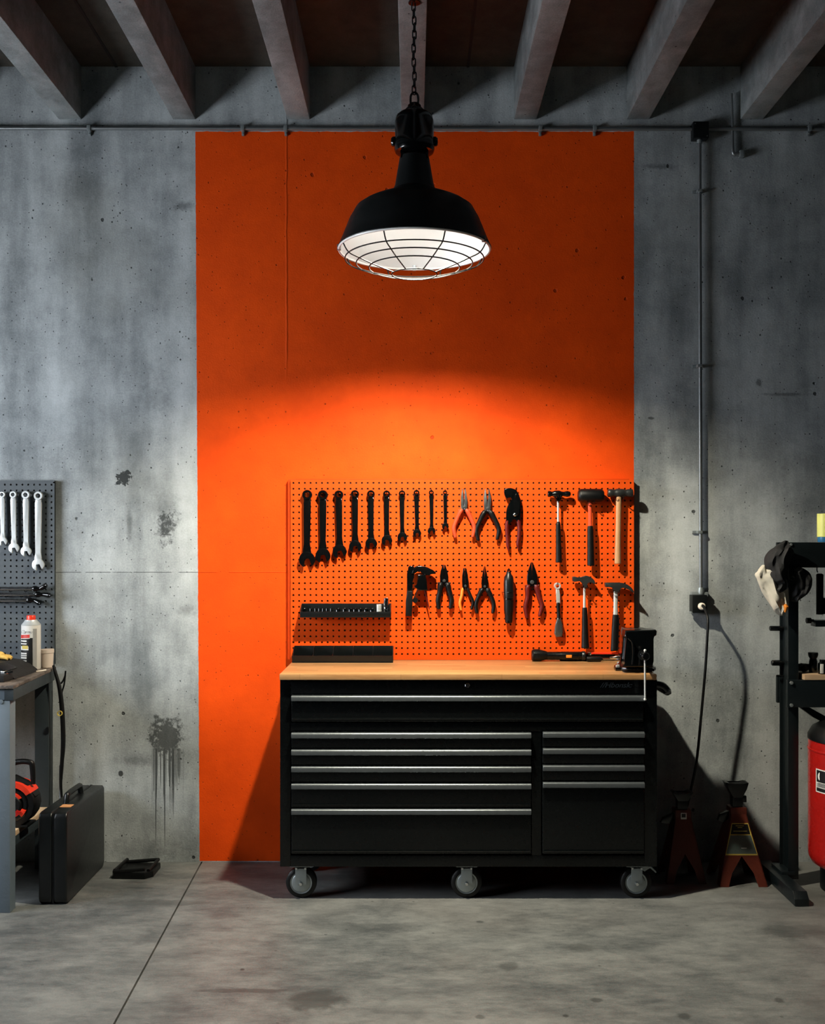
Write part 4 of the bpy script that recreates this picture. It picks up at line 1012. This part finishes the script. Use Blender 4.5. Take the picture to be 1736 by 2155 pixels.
wrap('label_band', -1.55, .22, zz(1344.5), zz(1343), 'paper', .0014, .005)
wrap('side_strip', .52, .95, zz(1403), zz(1322), 'greyink', .0006)
for a, b in ((1349, 1346), (1354.5, 1352), (1375, 1372), (1379, 1376.5), (1384.5, 1380.5), (1390, 1387.5)): wrap('label_line', -1.1, -.12, zz(a), zz(b), 'paper', .001)
wrap('label_picture', -1.15, .08, zz(1366.5), zz(1358.5), 'paper', .001)
wrap('label_picture', -.7, .02, zz(1364), zz(1357), 'yellowink', .0014)
text_mesh('label_text', 'Careno', .020, M['greyink'], (x0 - .031, -d - R_ - .0002, zb + zz(1331)), t, .3, .0003, sx=.85)
# cream cup
d = .10; x0 = X(97, d); zb2 = BT + .0005
t = thing('plastic_cup', 'cream plastic tub standing behind the white spray can on the workbench', 'tub', (x0, -.085, zb2))
hh = Z(1366, .09) - zb2
MB().lathe([(0, 0), (.024, 0), (.026, .002), (.0285, hh - .02), (.0285, hh - .018)], (x0, -.085, zb2), 'Z', 32).build('body', M['cream'], t)
MB().lathe([(.0285, hh - .018), (.0305, hh - .017), (.0305, hh - .001), (.029, hh), (0, hh)], (x0, -.085, zb2), 'Z', 32).build('lid', M['cream'], t)
# white strip (cable tie / pen)
o = MB().tube([P(61, 1409, .24) * 1.0, P(78, 1410, .24), P(97, 1407, .22)], .0035, 8, smooth=3)
for v_ in o.bm.verts: v_.co.z += BT + .004 - Z(1409, .24)
o = o.build('marker_pen', M['ceramic']); tag(o, 'thin white marker lying in front of the spray can', 'pen')
# dark drill / pouch, gloves, chrome tool
d = .34
t = thing('tool_pouch', 'black folded tool pouch on the left workbench in front of the spray can', 'pouch', (X(15, d), -d, BT))
m = MB(); z0 = BT + .001
m.ext(curve2([(X(-90, d), z0), (X(-60, d), z0 + .055), (X(-10, d), z0 + .062), (X(22, d), z0 + .055), (X(42, d), z0 + .035), (X(58, d), z0 + .012), (X(60, d), z0)], 1), 'Y', -.50, -.22, .012, 3)
m.build('body', M['cloth_b'], t)
MB().ext([(X(-70, d), z0 + .058), (X(18, d), z0 + .060), (X(45, d), z0 + .036), (X(40, d), z0 + .030), (X(14, d), z0 + .052), (X(-70, d), z0 + .052)], 'Y', -.515, -.38, .003, 2).build('flap', M['rubber'], t)
t = thing('work_glove', 'yellow leather work glove lying on the black tool pouch', 'glove', (X(5, .3), -.28, z0 + .06))
zt_ = z0 + .072
MB().tube([(X(-50, .28), -.27, zt_), (X(-20, .28), -.275, zt_ + .002), (X(2, .28), -.28, zt_), (X(10, .28), -.28, zt_ - .002)], [.022, .026, .022, .012], 14, flat=.5, smooth=4).build('palm', M['glove'], t)
for k in range(4):
    y_ = -.255 - k * .017
    MB().tube([(X(4, .28), y_, zt_ - .001), (X(14, .28), y_ - .003, zt_ - .002), (X(22 + 2 * (k % 3), .28), y_ - .006, zt_ - .007)], [.0095, .009, .006], 10, smooth=4).build('finger', M['glove'], t)
MB().tube([(X(-12, .28), -.31, zt_), (X(-4, .28), -.335, zt_ - .002), (X(6, .28), -.343, zt_ - .005)], [.010, .0095, .006], 10, smooth=4).build('thumb', M['glove'], t)
t = thing('adjustable_wrench', 'chrome wrench lying on the front edge of the left workbench', 'wrench', (X(10, .55), -.55, BT))
MB().tube([(X(-60, .55), -.56, BT + .036), (X(8, .55), -.55, BT + .036)], .006, 10).build('shank', M['chrome'], t)
MB().ext([(X(4, .55), -.565), (X(14, .55), -.575), (X(18, .55), -.57), (X(13, .55), -.56), (X(16, .55), -.545), (X(24, .55), -.535), (X(18, .55), -.53), (X(6, .55), -.54)], 'Z', BT + .030, BT + .042, .002, 2).build('open_jaw', M['chrome'], t)
o = MB().box(X(-80, .5), X(24, .52), -.60, -.50, BT + .0005, BT + .0295, .006).build('rag_bundle', M['cloth_b'])
tag(o, 'flat black cloth bundle under the chrome wrench on the workbench', 'cloth')
# round red power tool on the shelf
d = .42; s = S(d); cx, cz = X(33, d), Z(1688, d); sh = .2855
rr = cz - sh - .002
t = thing('power_tool', 'round red and black power tool standing on the workbench shelf', 'power tool', (cx, -d, sh))
MB().lathe([(0, -.06), (rr * .40, -.06), (rr * .46, -.055), (rr * .46, .05), (0, .05)], (cx, -d, cz), 'Y', 40).build('motor', M['rubber'], t)
MB().lathe([(rr * .46, -.045), (rr * .62, -.048), (rr * .80, -.045), (rr * .80, .045), (rr * .46, .045)], (cx, -d, cz), 'Y', 48, cap=False).build('guard', M['blackgloss'], t)
def arc(r0, r1, a0, a1, ya, yb, name, mat):
    pts = [(cx + r1 * math.cos(a0 + (a1 - a0) * k / 14), cz + r1 * math.sin(a0 + (a1 - a0) * k / 14)) for k in range(15)] + [(cx + r0 * math.cos(a1 + (a0 - a1) * k / 14), cz + r0 * math.sin(a1 + (a0 - a1) * k / 14)) for k in range(15)]
    MB().ext(pts, 'Y', ya, yb, .003, 2).build(name, M[mat], t)
arc(rr * .80, rr, -PI * .5, PI * 1.2, -d - .05, -d + .045, 'rim', 'rubber')
arc(rr * .78, rr * 1.01, .55, 1.75, -d - .054, -d + .046, 'cover', 'toolred')
arc(rr * .42, rr * .55, .6, 1.6, -d - .057, -d - .045, 'cover', 'toolred')
arc(rr * .50, rr * .70, -.85, -.35, -d - .057, -d - .045, 'vent', 'toolred')
arc(rr * .35, rr * .55, -1.2, -.55, -d - .064, -d - .050, 'vent', 'redpaint')
MB().tube([P(0, 1630, d), P(14, 1612, d), P(40, 1603, d), P(62, 1604, d), P(68, 1612, d), P(70, 1650, d)], [.013, .013, .012, .012, .012, .010], 12, smooth=4).build('handle', M['rubber'], t)
MB().ext([q(-8, 1650, d), q(30, 1632, d), q(58, 1645, d), q(80, 1672, d), q(70, 1690, d), q(20, 1650, d)], 'Y', -d - .03, -d + .03, .006, 2).build('housing', M['rubber'], t)
MB().box(cx - .06, cx + .07, -d - .05, -d + .05, sh + .0005, sh + .012, .004).build('foot', M['rubber'], t)
# dark hanging cords at the bench's right side
d = .13
pts = [P(112, 1400, d), P(118, 1420, d), P(126, 1452, d), P(131, 1500, d), P(133, 1560, d), P(130, 1610, d), P(128, 1650, d), P(131, 1690, d)]
o = MB().tube(pts, [.006, .008, .010, .011, .011, .009, .007, .004], 10, smooth=5).build('tool_strap', M['rubber']); tag(o, 'thick black strap hanging down the right side of the left workbench', 'strap')
pts = [P(113, 1402, d - .03), P(120, 1428, d - .03), P(128, 1438, d - .03), P(136, 1425, d - .03), P(138, 1412, d - .03), P(135, 1440, d - .03), P(129, 1470, d - .03), P(133, 1540, d - .03), P(130, 1640, d - .03)]
o = MB().tube(pts, .004, 8, smooth=6).build('cord', M['rubber']); tag(o, 'thin black cord looped at the right end of the workbench', 'cord')
m = MB(); m.lathe([(.008, -.003), (.012, -.004), (.012, .004), (.008, .003), (.008, -.003)], (X(126.5, .145), -.15, Z(1501, .145)), 'Y', 18, cap=False)
o = m.build('ring_tag', M['yellowink']); tag(o, 'small yellow ring hanging on the black strap', 'ring')
o = MB().tube([P(127, 1610, .09), P(127, 1692, .09), P(127, 1700, .09)], .0055, 10).build('steel_rod', M['steel']); tag(o, 'thin grey rod leaning behind the black case at the bench', 'rod')
for v_ in o.data.vertices:
    if v_.co.z < Z(1690, .09): v_.co.z = .0
# black carrying case
kx0, kx1 = X(80.5, .593), X(140, .593); ky0, ky1 = -.593, -.055; kz = .381
case = thing('tool_case', 'black hard-shell tool case standing on the floor beside the workbench', 'case', ((kx0 + kx1) / 2, -.32, 0))
mid = (kx0 + kx1) / 2
def half(xa, xb): 
    return MB().ext([(ky0 + .02, .001), (ky0 + .006, .012), (ky0, .03), (ky0, kz - .025), (ky0 + .008, kz - .006), (ky0 + .025, kz), (ky1 - .02, kz - .004), (ky1, kz - .02), (ky1, .02), (ky1 - .02, .001)], 'X', xa, xb, .008, 3)
half(kx0, mid - .004).build('shell_half', M['plastic'], case)
half(mid + .004, kx1).build('shell_half', M['plastic'], case)
MB().box(mid - .0045, mid + .0045, ky0 + .006, ky1 - .006, .006, kz - .005).build('seam', M['rubber'], case)
MB().tube([(mid, -.42, kz - .006), (mid, -.41, kz + .024), (mid, -.39, kz + .032), (mid, -.25, kz + .032), (mid, -.23, kz + .024), (mid, -.22, kz - .006)], .012, 12, smooth=4).build('handle', M['plastic'], case)
MB().box(mid - .002, mid + .045, -.50, -.455, kz - .0005, kz + .0015).build('sticker', M['tan'], case)
# black rubber block on the floor
d = .23
bx0, bx1 = X(236, d), X(322, d); y0, y1 = -.255, -.10; h = .052
blk = thing('wheel_chock', 'low black rubber block on the floor between the case and the orange wall', 'rubber block', ((bx0 + bx1) / 2, -.18, 0))
m = MB()
m.ext([(bx0 + .012, y0), (bx1 - .03, y0 - .004), (bx1, y0 + .03), (bx1 + .002, y1), (bx0 + .03, y1 + .004), (bx0, y0 + .03)], 'Z', .0005, h * .55, .004, 2)
m.build('body', M['rubber'], blk)
m = MB()
for a, b in (((bx0 + .01, y0 + .006), (bx1 - .032, y0 + .004)), ((bx1 - .02, y0 + .02), (bx1 - .006, y1 - .004)), ((bx0 + .03, y1 - .006), (bx1 - .008, y1 - .006)), ((bx0 + .012, y0 + .02), (bx0 + .034, y1 - .004))):
    m.tube([(a[0], a[1], h * .62), (b[0], b[1], h * .82)], .008, 8)
m.build('raised_rim', M['rubber'], blk)

# ================================================================== RIGHT SIDE: SHOP PRESS
pr = thing('shop_press', 'blue-black steel shop press frame at the right edge', 'shop press', (1.65, -.3, 0))
pxa, pxb = 1.632, 1.677
def post(xa, xb):
    m = MB()
    m.box(xa, xb, -.352, -.344, .03, 1.40, .002); m.box(xa, xb, -.248, -.240, .03, 1.40, .002); m.box(xa + .012, xa + .022, -.344, -.248, .03, 1.40)
    return m.build('post', M['press'], pr)
post(pxa, pxb); post(2.42, 2.465)
MB().box(1.622, 2.475, -.372, -.353, Z(1194.6, .372), Z(1141.5, .372), .003).build('head_beam', M['press'], pr)
MB().box(1.622, 2.475, -.239, -.220, 1.389, 1.498, .003).build('head_beam', M['press'], pr)
MB().box(1.622, 2.475, -.372, -.353, Z(1489, .372), Z(1431.5, .372), .003).build('bed_beam', M['press'], pr)
MB().box(1.622, 2.475, -.239, -.220, Z(1489, .372), Z(1431.5, .372), .003).build('bed_beam', M['press'], pr)
MB().box(1.64, 2.46, -.345, -.247, 1.47, 1.4975, .003).build('top_plate', M['press'], pr)
for xa in (1.567, 2.478):
    MB().ext([(-.61, .002), (-.14, .002), (-.14, .05), (-.585, .056), (-.61, .03)], 'X', xa, xa + .060, .004).build('foot', M['press'], pr)
for xa in (1.61,):
    MB().box(1.60, 1.66, -.36, -.23, .05, .065, .002).build('foot_plate', M['press'], pr)
for py, w, zr in ((1322, 24, .0115), (1394.5, 20, .0125), (1421.5, 10, .005)):
    MB().lathe([(zr * .8, -w / 475), (zr, -w / 475 + .003), (zr, 0), (zr * .6, .0), (zr * .6, .06)], (1.632, -.262, Z(py, .25)), 'X', 16).build('pin', M['blacksteel'], pr)
for py in (1437, 1484):
    MB().lathe([(.008, 0), (.008, -.006), (0, -.008)], (X(1665, .372), -.372, Z(py, .372)), 'Y', 6).build('bolt', M['zinc'], pr)
MB().lathe([(.006, 0), (.006, -.005), (0, -.006)], (X(1664, .372), -.372, Z(1146, .372)), 'Y', 6).build('bolt', M['zinc'], pr)
for xa in (1.79, ):
    MB().tube([(X(1719, .3), -.3, 1.39), (X(1719, .3), -.3, 1.372), (X(1721, .3), -.3, 1.366)], .003, 8).build('spring_hook', M['steel'], pr)
MB().lathe([(0, 0), (.0155, 0), (.0155, .175), (.010, .18), (0, .18)], (X(1725, .3), -.3, Z(1293, .3)), 'Z', 18).build('return_spring', M['rubber'], pr)
MB().box(X(1711, .3), 2.35, -.33, -.27, Z(1318, .3), Z(1305, .3), .003).build('ram_plate', M['press'], pr)
MB().lathe([(0, X(1697, .3)), (.0125, X(1697, .3)), (.0125, X(1706, .3)), (.006, X(1706, .3)), (.006, X(1712, .3)), (0, X(1712, .3))], (0, -.3, Z(1306, .3)), 'X', 16).build('knob', M['rubber'], pr)
MB().box(X(1729, .3) + .004, 2.2, -.33, -.27, Z(1292, .3), Z(1258, .3), .004).build('jack_body', M['press'], pr)
MB().ext([q(1680, 1487, .3), q(1700, 1487, .3), q(1760, 1520, .3), q(1760, 1535, .3), q(1712, 1510, .3)], 'Y', -.31, -.28, .003).build('gusset', M['press'], pr)

# rag draped over the press corner
def drape(rows, d, depth, name, mat, parent, seed, folds=5, amp=.12):
    rnd = random.Random(seed); m = MB(); rings = []; n = 36
    ph = [rnd.uniform(0, 6.3) for _ in range(4)]
    vs_, rs_ = catmull([Vector((a, b, c)) for a, b, c in rows], [0] * len(rows), 5)
    for i, p in enumerate(vs_):
        py, xl, xr = p
        c_ = (X(xl, d) + X(xr, d)) / 2; hw = max(.002, (X(xr, d) - X(xl, d)) / 2); z_ = Z(py, d)
        e = min(1, .25 + min(i, len(vs_) - 1 - i) / 4)
        ring_ = []
        for k in range(n):
            a = 2 * PI * k / n
            f = 1 + amp * math.sin(folds * a + ph[0] + i * .13) + amp * .6 * math.sin((folds * 2 + 1) * a + ph[1] - i * .2) + amp * .4 * math.sin(3 * a + i * .45 + ph[2])
            ring_.append(m.bm.verts.new((c_ + hw * math.cos(a), -d + min(depth * e, hw * 1.2) * math.sin(a) * f, z_ + .006 * math.sin(4 * a + ph[3] + i * .3))))
        rings.append(ring_)
    for a, b in zip(rings, rings[1:]):
        for k in range(n):
            m.bm.faces.new((a[k], b[k], b[(k + 1) % n], a[(k + 1) % n]))
    m.bm.faces.new(rings[0]); m.bm.faces.new(rings[-1][::-1])
    return m.build(name, M[mat], parent, sharp=60)
def c7(x, y): return (x / 4.313 + 1560, y / 4.31 + 1060)
def rows7(L): return [(c7(0, y)[1], c7(a, 0)[0], c7(b, 0)[0]) for y, a, b in L]
rag = thing('work_jacket', 'black and white cloth draped over the left corner of the shop press', 'cloth', P(1650, 1142, .42))
drape(rows7([(345, 395, 420), (380, 330, 440), (430, 255, 470), (500, 215, 440), (560, 215, 430), (620, 235, 420), (680, 240, 425), (720, 290, 430), (760, 300, 420), (800, 270, 380)]), .425, .05, 'black_side', 'cloth_b', rag, 3, 6)
drape(rows7([(565, 195, 240), (610, 150, 300), (650, 122, 380), (690, 140, 410), (740, 165, 422), (800, 195, 426), (880, 240, 426), (930, 268, 424), (970, 300, 390), (1008, 350, 378)]), .412, .036, 'white_side', 'cloth_w', rag, 8, 5, .2)
drape(rows7([(585, 430, 545), (620, 425, 600), (670, 425, 632), (720, 428, 640), (760, 430, 625), (810, 430, 590), (850, 430, 540), (880, 432, 515)]), .405, .045, 'black_side', 'cloth_b', rag, 5, 5)
MB().tube([P(*c7(395, 915), .445), P(*c7(408, 935), .45), P(*c7(398, 985), .445)], [.007, .010, .004], 8).build('tag', M['cloth_o'], rag)
MB().lathe([(.006, 0), (.009, -.002), (.011, -.004), (.009, -.006), (.006, -.004)], (X(c7(462, 0)[0], .45), -.447, Z(c7(0, 675)[1], .45)), 'Y', 18, cap=False).build('snap_button', M['plastic'], rag)

# things on the press
d = .30; s = S(d); x0 = X(1735, d); zb = 1.4985
t = thing('yellow_can', 'can with yellow label and blue base on top of the shop press', 'can', (x0, -d, zb))
hh = Z(1081, d) - zb; h1 = Z(1130, d) - zb
MB().lathe([(0, 0), (.027, 0), (.029, .003), (.029, h1)], (x0, -d, zb), 'Z', 30).build('base', M['blue'], t)
MB().lathe([(.0305, h1), (.0315, h1 + .001), (.0315, hh - .002), (.030, hh), (0, hh)], (x0, -d, zb), 'Z', 30).build('label', M['yellow'], t)
MB().box(x0 - .006, x0 + .012, -d - .0325, -d - .030, zb + h1 + .01, zb + hh - .01).build('print', M['ink'], t)
bt = Z(1431.5, .372) + .0005
x0b = X(1689, .345)
o = MB().box(X(1693, .375), 2.05, -.375, -.215, bt, bt + .024, .003).build('wood_block', M['wood_block']); tag(o, 'brown wooden board lying across the bed of the shop press', 'wood board')
zt2 = bt + .0245
d = .30; x0 = X(1711, d)
t = thing('bottle', 'small black bottle with flared cap on the press bed', 'bottle', (x0, -d, zt2))
hh = Z(1373, d) - zt2
MB().lathe([(0, 0), (.0165, 0), (.018, .003), (.018, hh * .55), (.0155, hh * .66), (.0145, hh * .70)], (x0, -d, zt2), 'Z', 26).build('body', M['blackgloss'], t)
MB().lathe([(.0145, hh * .70), (.019, hh * .78), (.0215, hh * .88), (.0215, hh * .97), (.020, hh), (0, hh)], (x0, -d, zt2), 'Z', 26).build('cap', M['rubber'], t)
d = .35; x0 = X(1731, d)
t = thing('bottle', 'dark bottle with a white label strip at the right picture edge on the press bed', 'bottle', (x0, -d, zt2))
hh = Z(1388, d) - zt2
MB().lathe([(0, 0), (.0185, 0), (.020, .003), (.020, hh * .72), (.013, hh * .82), (.013, hh), (0, hh)], (x0, -d, zt2), 'Z', 26).build('body', M['blackgloss'], t)
MB().box(x0 - .017, x0 - .004, -d - .0215, -d - .016, zt2 + .004, zt2 + hh * .72, .001).build('label_strip', M['paper'], t)
t = drape([(1399, 1683, 1690), (1400, 1679.5, 1702), (1405, 1679, 1706), (1411, 1679, 1704)], .28, .03, 'cloth_bundle', 'cloth_b', None, 4, 4); tag(t, 'dark crumpled cloth behind the black bottle on the press', 'cloth')
for v_ in t.data.vertices: v_.co.z += zt2 + .004 - Z(1411, .28) + .002

# red tank under the press bed
tx, ty, tr = X(1699, .36) + .205, -.40, .205
tank = thing('gas_cylinder', 'red steel tank with a black and white label under the press bed', 'tank', (tx, ty, 0))
za, zb_ = .115, .665
MB().lathe([(.10, za - .03), (.16, za - .018), (.19, za), (.203, za + .025), (tr, za + .05), (tr, zb_ - .05), (.203, zb_ - .02)], (tx, ty, 0), 'Z', 64).build('shell', M['redpaint'], tank)
MB().lathe([(.204, zb_ - .02), (.207, zb_ - .018), (.206, zb_), (.19, zb_ + .03), (.15, zb_ + .055), (.08, zb_ + .068), (0, zb_ + .07)], (tx, ty, 0), 'Z', 64).build('shoulder', M['rubber'], tank)
MB().lathe([(.15, 0.001), (.155, 0.001), (.155, za - .015), (.15, za - .015), (.15, .001)], (tx, ty, 0), 'Z', 48, cap=False).build('foot_ring', M['rubber'], tank)
MB().lathe([(.2055, .60), (.2075, .602), (.2075, .608), (.2055, .61)], (tx, ty, 0), 'Z', 64, cap=False).build('band', M['redpaint'], tank)
def tank_patch(name, a0, a1, z0, z1, mat, lift):
    m = MB(); n = 16
    A, B = [], []
    for k in range(n + 1):
        a = a0 + (a1 - a0) * k / n
        A.append(m.bm.verts.new((tx + (tr + lift) * math.sin(a), ty - (tr + lift) * math.cos(a), z0))); B.append(m.bm.verts.new((tx + (tr + lift) * math.sin(a), ty - (tr + lift) * math.cos(a), z1)))
    for k in range(n): m.bm.faces.new((A[k], A[k + 1], B[k + 1], B[k]))
    ge = bmesh.ops.extrude_face_region(m.bm, geom=list(m.bm.faces))
    for v_ in [e for e in ge['geom'] if isinstance(e, bmesh.types.BMVert)]:
        v_.co -= Vector((v_.co.x - tx, v_.co.y - ty, 0)).normalized() * (lift + .001)
    return m.build(name, M[mat], tank)
# label begins left of the picture edge and wraps to the right
al = -1.35
zl1, zl0 = Z(1622.5, .5), Z(1672, .5)
tank_patch('label_border', al, al + .85, zl0, zl1, 'paper', .0006)
tank_patch('label_panel', al + .03, al + .82, zl1 - .055, zl1 - .005, 'ink', .0012)
tank_patch('label_panel', al + .03, al + .82, zl0 + .022, zl1 - .060, 'greyink', .0012)
tank_patch('label_panel', al + .03, al + .82, zl0 + .005, zl0 + .020, 'ink', .0012)
for k in range(5):
    tank_patch('label_line', al + .08, al + .74 - .05 * (k % 2), zl0 + .027 + k * .006, zl0 + .029 + k * .006, 'ink', .0018)
ag = al + .07
text_mesh('label_text', 'G', .055, M['paper'], (tx + (tr + .002) * math.sin(ag), ty - (tr + .002) * math.cos(ag), zl1 - .049), tank, 0, .0008, rot=(PI / 2, 0, ag + .17), bold=.0016)

# ================================================================== JACK STANDS
def jack_stand(label, cx, y, hgt, wide, full, tilt=0.0):
    """pressed steel pyramid stand; cx in px at depth, feet half width 'wide'"""
    t = thing('jack_stand', label, 'jack stand', (cx, y, 0), 'jack stands by the right wall')
    hw, top = wide, .030
    zb, zt = .001, hgt
    sheet = .004
    # front and back plates with an arch cut out, side plates the same
    def plate(axis, sg):
        def pt(u, z):  # u across, plate leans inward with height
            f = (z - zb) / (zt - zb)
            return u, hw + (top - hw) * f
        out = [(-hw, zb), (-hw * .62, zb), (-hw * .45, zb + .055), (0, zb + .125), (hw * .45, zb + .055), (hw * .62, zb), (hw, zb), (top, zt), (-top, zt)]
        m = MB(); A, B = [], []
        for u, z in out:
            _, w = pt(u, z)
            for lst, e in ((A, 0), (B, sheet)):
                ww = (w - e) * sg
                lst.append(m.bm.verts.new((cx + u, y + ww, z) if axis == 'Y' else (cx + ww, y + u, z)))
        n = len(out)
        m.bm.faces.new(A); m.bm.faces.new(B[::-1])
        for i in range(n): m.bm.faces.new((A[i], A[(i + 1) % n], B[(i + 1) % n], B[i]))
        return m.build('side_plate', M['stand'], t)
    for ax in 'YX':
        for sg in (-1, 1): plate(ax, sg)
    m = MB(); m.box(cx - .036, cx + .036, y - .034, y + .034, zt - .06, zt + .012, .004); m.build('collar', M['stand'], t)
    return t, zt
dj = .37; yj = -.26
cxj = X(1566, dj)
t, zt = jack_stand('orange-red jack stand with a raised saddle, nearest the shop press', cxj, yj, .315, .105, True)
m = MB(); m.box(cxj - .024, cxj + .022, yj - .022, yj + .022, zt - .04, zt + .085, .003); m.build('ratchet_bar', M['blacksteel'], t)
zs = zt + .085
m = MB(); m.ext([(cxj - .022, zs - .03), (cxj + .018, zs - .03), (cxj + .038, zs + .008), (cxj + .046, zs + .035), (cxj + .036, zs + .036), (cxj + .018, zs + .028), (cxj - .028, zs + .028), (cxj - .048, zs + .036), (cxj - .056, zs + .036), (cxj - .042, zs + .008)], 'Y', yj - .03, yj + .03, .003); m.build('saddle', M['blacksteel'], t)
MB().ext([(cxj - .03, zt - .005), (cxj - .075, zt - .02), (cxj - .085, zt - .05), (cxj - .06, zt - .06), (cxj - .03, zt - .035)], 'Y', yj - .012, yj + .012, .003).build('lever', M['blacksteel'], t)
MB().box(cxj + .02, cxj + .042, yj - .012, yj + .012, zt + .03, zt + .06, .004).build('pawl', M['blacksteel'], t)
# label on the leaning front plate
def on_plate(u, z, lift, hgt=.315, hw=.105, top=.030):
    f = (z - .001) / (hgt - .001); return (cxj + u, yj - (hw + (top - hw) * f) - lift, z)
def plate_patch(name, pts, mat, lift):
    m = MB(); A = [m.bm.verts.new(on_plate(u, z, lift)) for u, z in pts]; B = [m.bm.verts.new(on_plate(u, z, 0)) for u, z in pts]
    n = len(pts); m.bm.faces.new(A); m.bm.faces.new(B[::-1])
    for i in range(n): m.bm.faces.new((A[i], A[(i + 1) % n], B[(i + 1) % n], B[i]))
    m.build(name, M[mat], t)
plate_patch('label_border', [(-.071, .130), (.071, .130), (.038, .262), (-.034, .262)], 'yellowink', .0006)
plate_patch('label_panel', [(-.067, .136), (.067, .136), (.046, .212), (-.044, .212)], 'standlabel', .0012)
plate_patch('label_panel', [(-.042, .216), (.044, .216), (.036, .258), (-.032, .258)], 'ink', .0012)
for zq, w_ in ((.250, .018), (.243, .010), (.228, .030)): plate_patch('label_line', [(-w_, zq), (w_, zq), (w_, zq + .0025), (-w_, zq + .0025)], 'yellowink', .0018)
plate_patch('label_mark', [(.0, .158), (.025, .158), (.023, .161), (.0, .161)], 'paper', .0018)
cx2 = X(1450, dj)
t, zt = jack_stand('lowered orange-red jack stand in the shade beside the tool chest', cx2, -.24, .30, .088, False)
m = MB(); m.box(cx2 - .022, cx2 + .022, -.262, -.218, zt - .04, zt + .06, .003); m.build('ratchet_bar', M['blacksteel'], t)
m = MB(); m.ext([(cx2 - .022, zt + .05), (cx2 + .022, zt + .05), (cx2 + .046, zt + .088), (cx2 + .034, zt + .089), (cx2 + .018, zt + .08), (cx2 - .018, zt + .08), (cx2 - .034, zt + .089), (cx2 - .046, zt + .088)], 'Y', -.27, -.21, .003); m.build('saddle', M['blacksteel'], t)
MB().ext([(cx2 - .03, zt - .005), (cx2 - .085, zt - .03), (cx2 - .095, zt - .05), (cx2 - .06, zt - .055), (cx2 - .03, zt - .035)], 'Y', -.252, -.228, .003).build('lever', M['blacksteel'], t)
MB().box(cx2 - .012, cx2 + .014, -.2755, -.2735, zt - .048, zt + .0, .0005).build('sticker', M['paper'], t)
MB().box(cx2 - .008, cx2 + .009, -.2765, -.2755, zt - .02, zt - .004).build('sticker_print', M['ink'], t)

# ================================================================== LIGHT AND CAMERA
w = bpy.data.worlds.new('overcast_sky'); SC.world = w; w.use_nodes = True
bg = w.node_tree.nodes['Background']
bg.inputs['Color'].default_value = (.88, .935, 1.0, 1); bg.inputs['Strength'].default_value = SKY = 21.5
sl = bpy.data.lights.new('reflector_bulb_light', 'SPOT'); sl.energy = 430; sl.color = (1, .915, .71)
sl.spot_size = math.radians(149); sl.spot_blend = .55; sl.shadow_soft_size = .035
so = bpy.data.objects.new('reflector_bulb_light', sl); COL.objects.link(so); so.location = (LX, LY, LZ + .075)
pl = bpy.data.lights.new('window_portal', 'AREA'); pl.shape = 'RECTANGLE'; pl.size = WY1 - WY0; pl.size_y = WZ1 - WZ0
pl.cycles.is_portal = True
po = bpy.data.objects.new('window_portal', pl); COL.objects.link(po)
po.location = (XL - .16, (WY0 + WY1) / 2, (WZ0 + WZ1) / 2); po.rotation_euler = (PI / 2, 0, -PI / 2)

cam = bpy.data.cameras.new('camera'); co = bpy.data.objects.new('camera', cam); COL.objects.link(co)
co.location = (0, -D, EZ); co.rotation_euler = (PI / 2, 0, 0)
cam.sensor_fit = 'VERTICAL'; cam.sensor_height = 36; cam.sensor_width = 29; cam.lens = F * 36 / 2155
cam.shift_x = -(VX - 868) / 2155; cam.shift_y = (VY - 1077.5) / 2155
cam.clip_start = .05; cam.clip_end = 60
SC.camera = co
vs = SC.view_settings
SC.display_settings.display_device = 'sRGB'
vs.view_transform = 'Standard'; vs.look = 'None'; vs.exposure = 0.0; vs.gamma = 1.0; vs.use_curve_mapping = False
try:
    SC.cycles.use_denoising = True; SC.cycles.denoiser = 'OPENIMAGEDENOISE'
    SC.cycles.max_bounces = 4; SC.cycles.diffuse_bounces = 3; SC.cycles.glossy_bounces = 3
    SC.cycles.use_adaptive_sampling = True; SC.cycles.adaptive_threshold = .1; SC.cycles.adaptive_min_samples = 12
    SC.cycles.sample_clamp_indirect = 8.0; SC.cycles.caustics_reflective = False
except Exception: pass
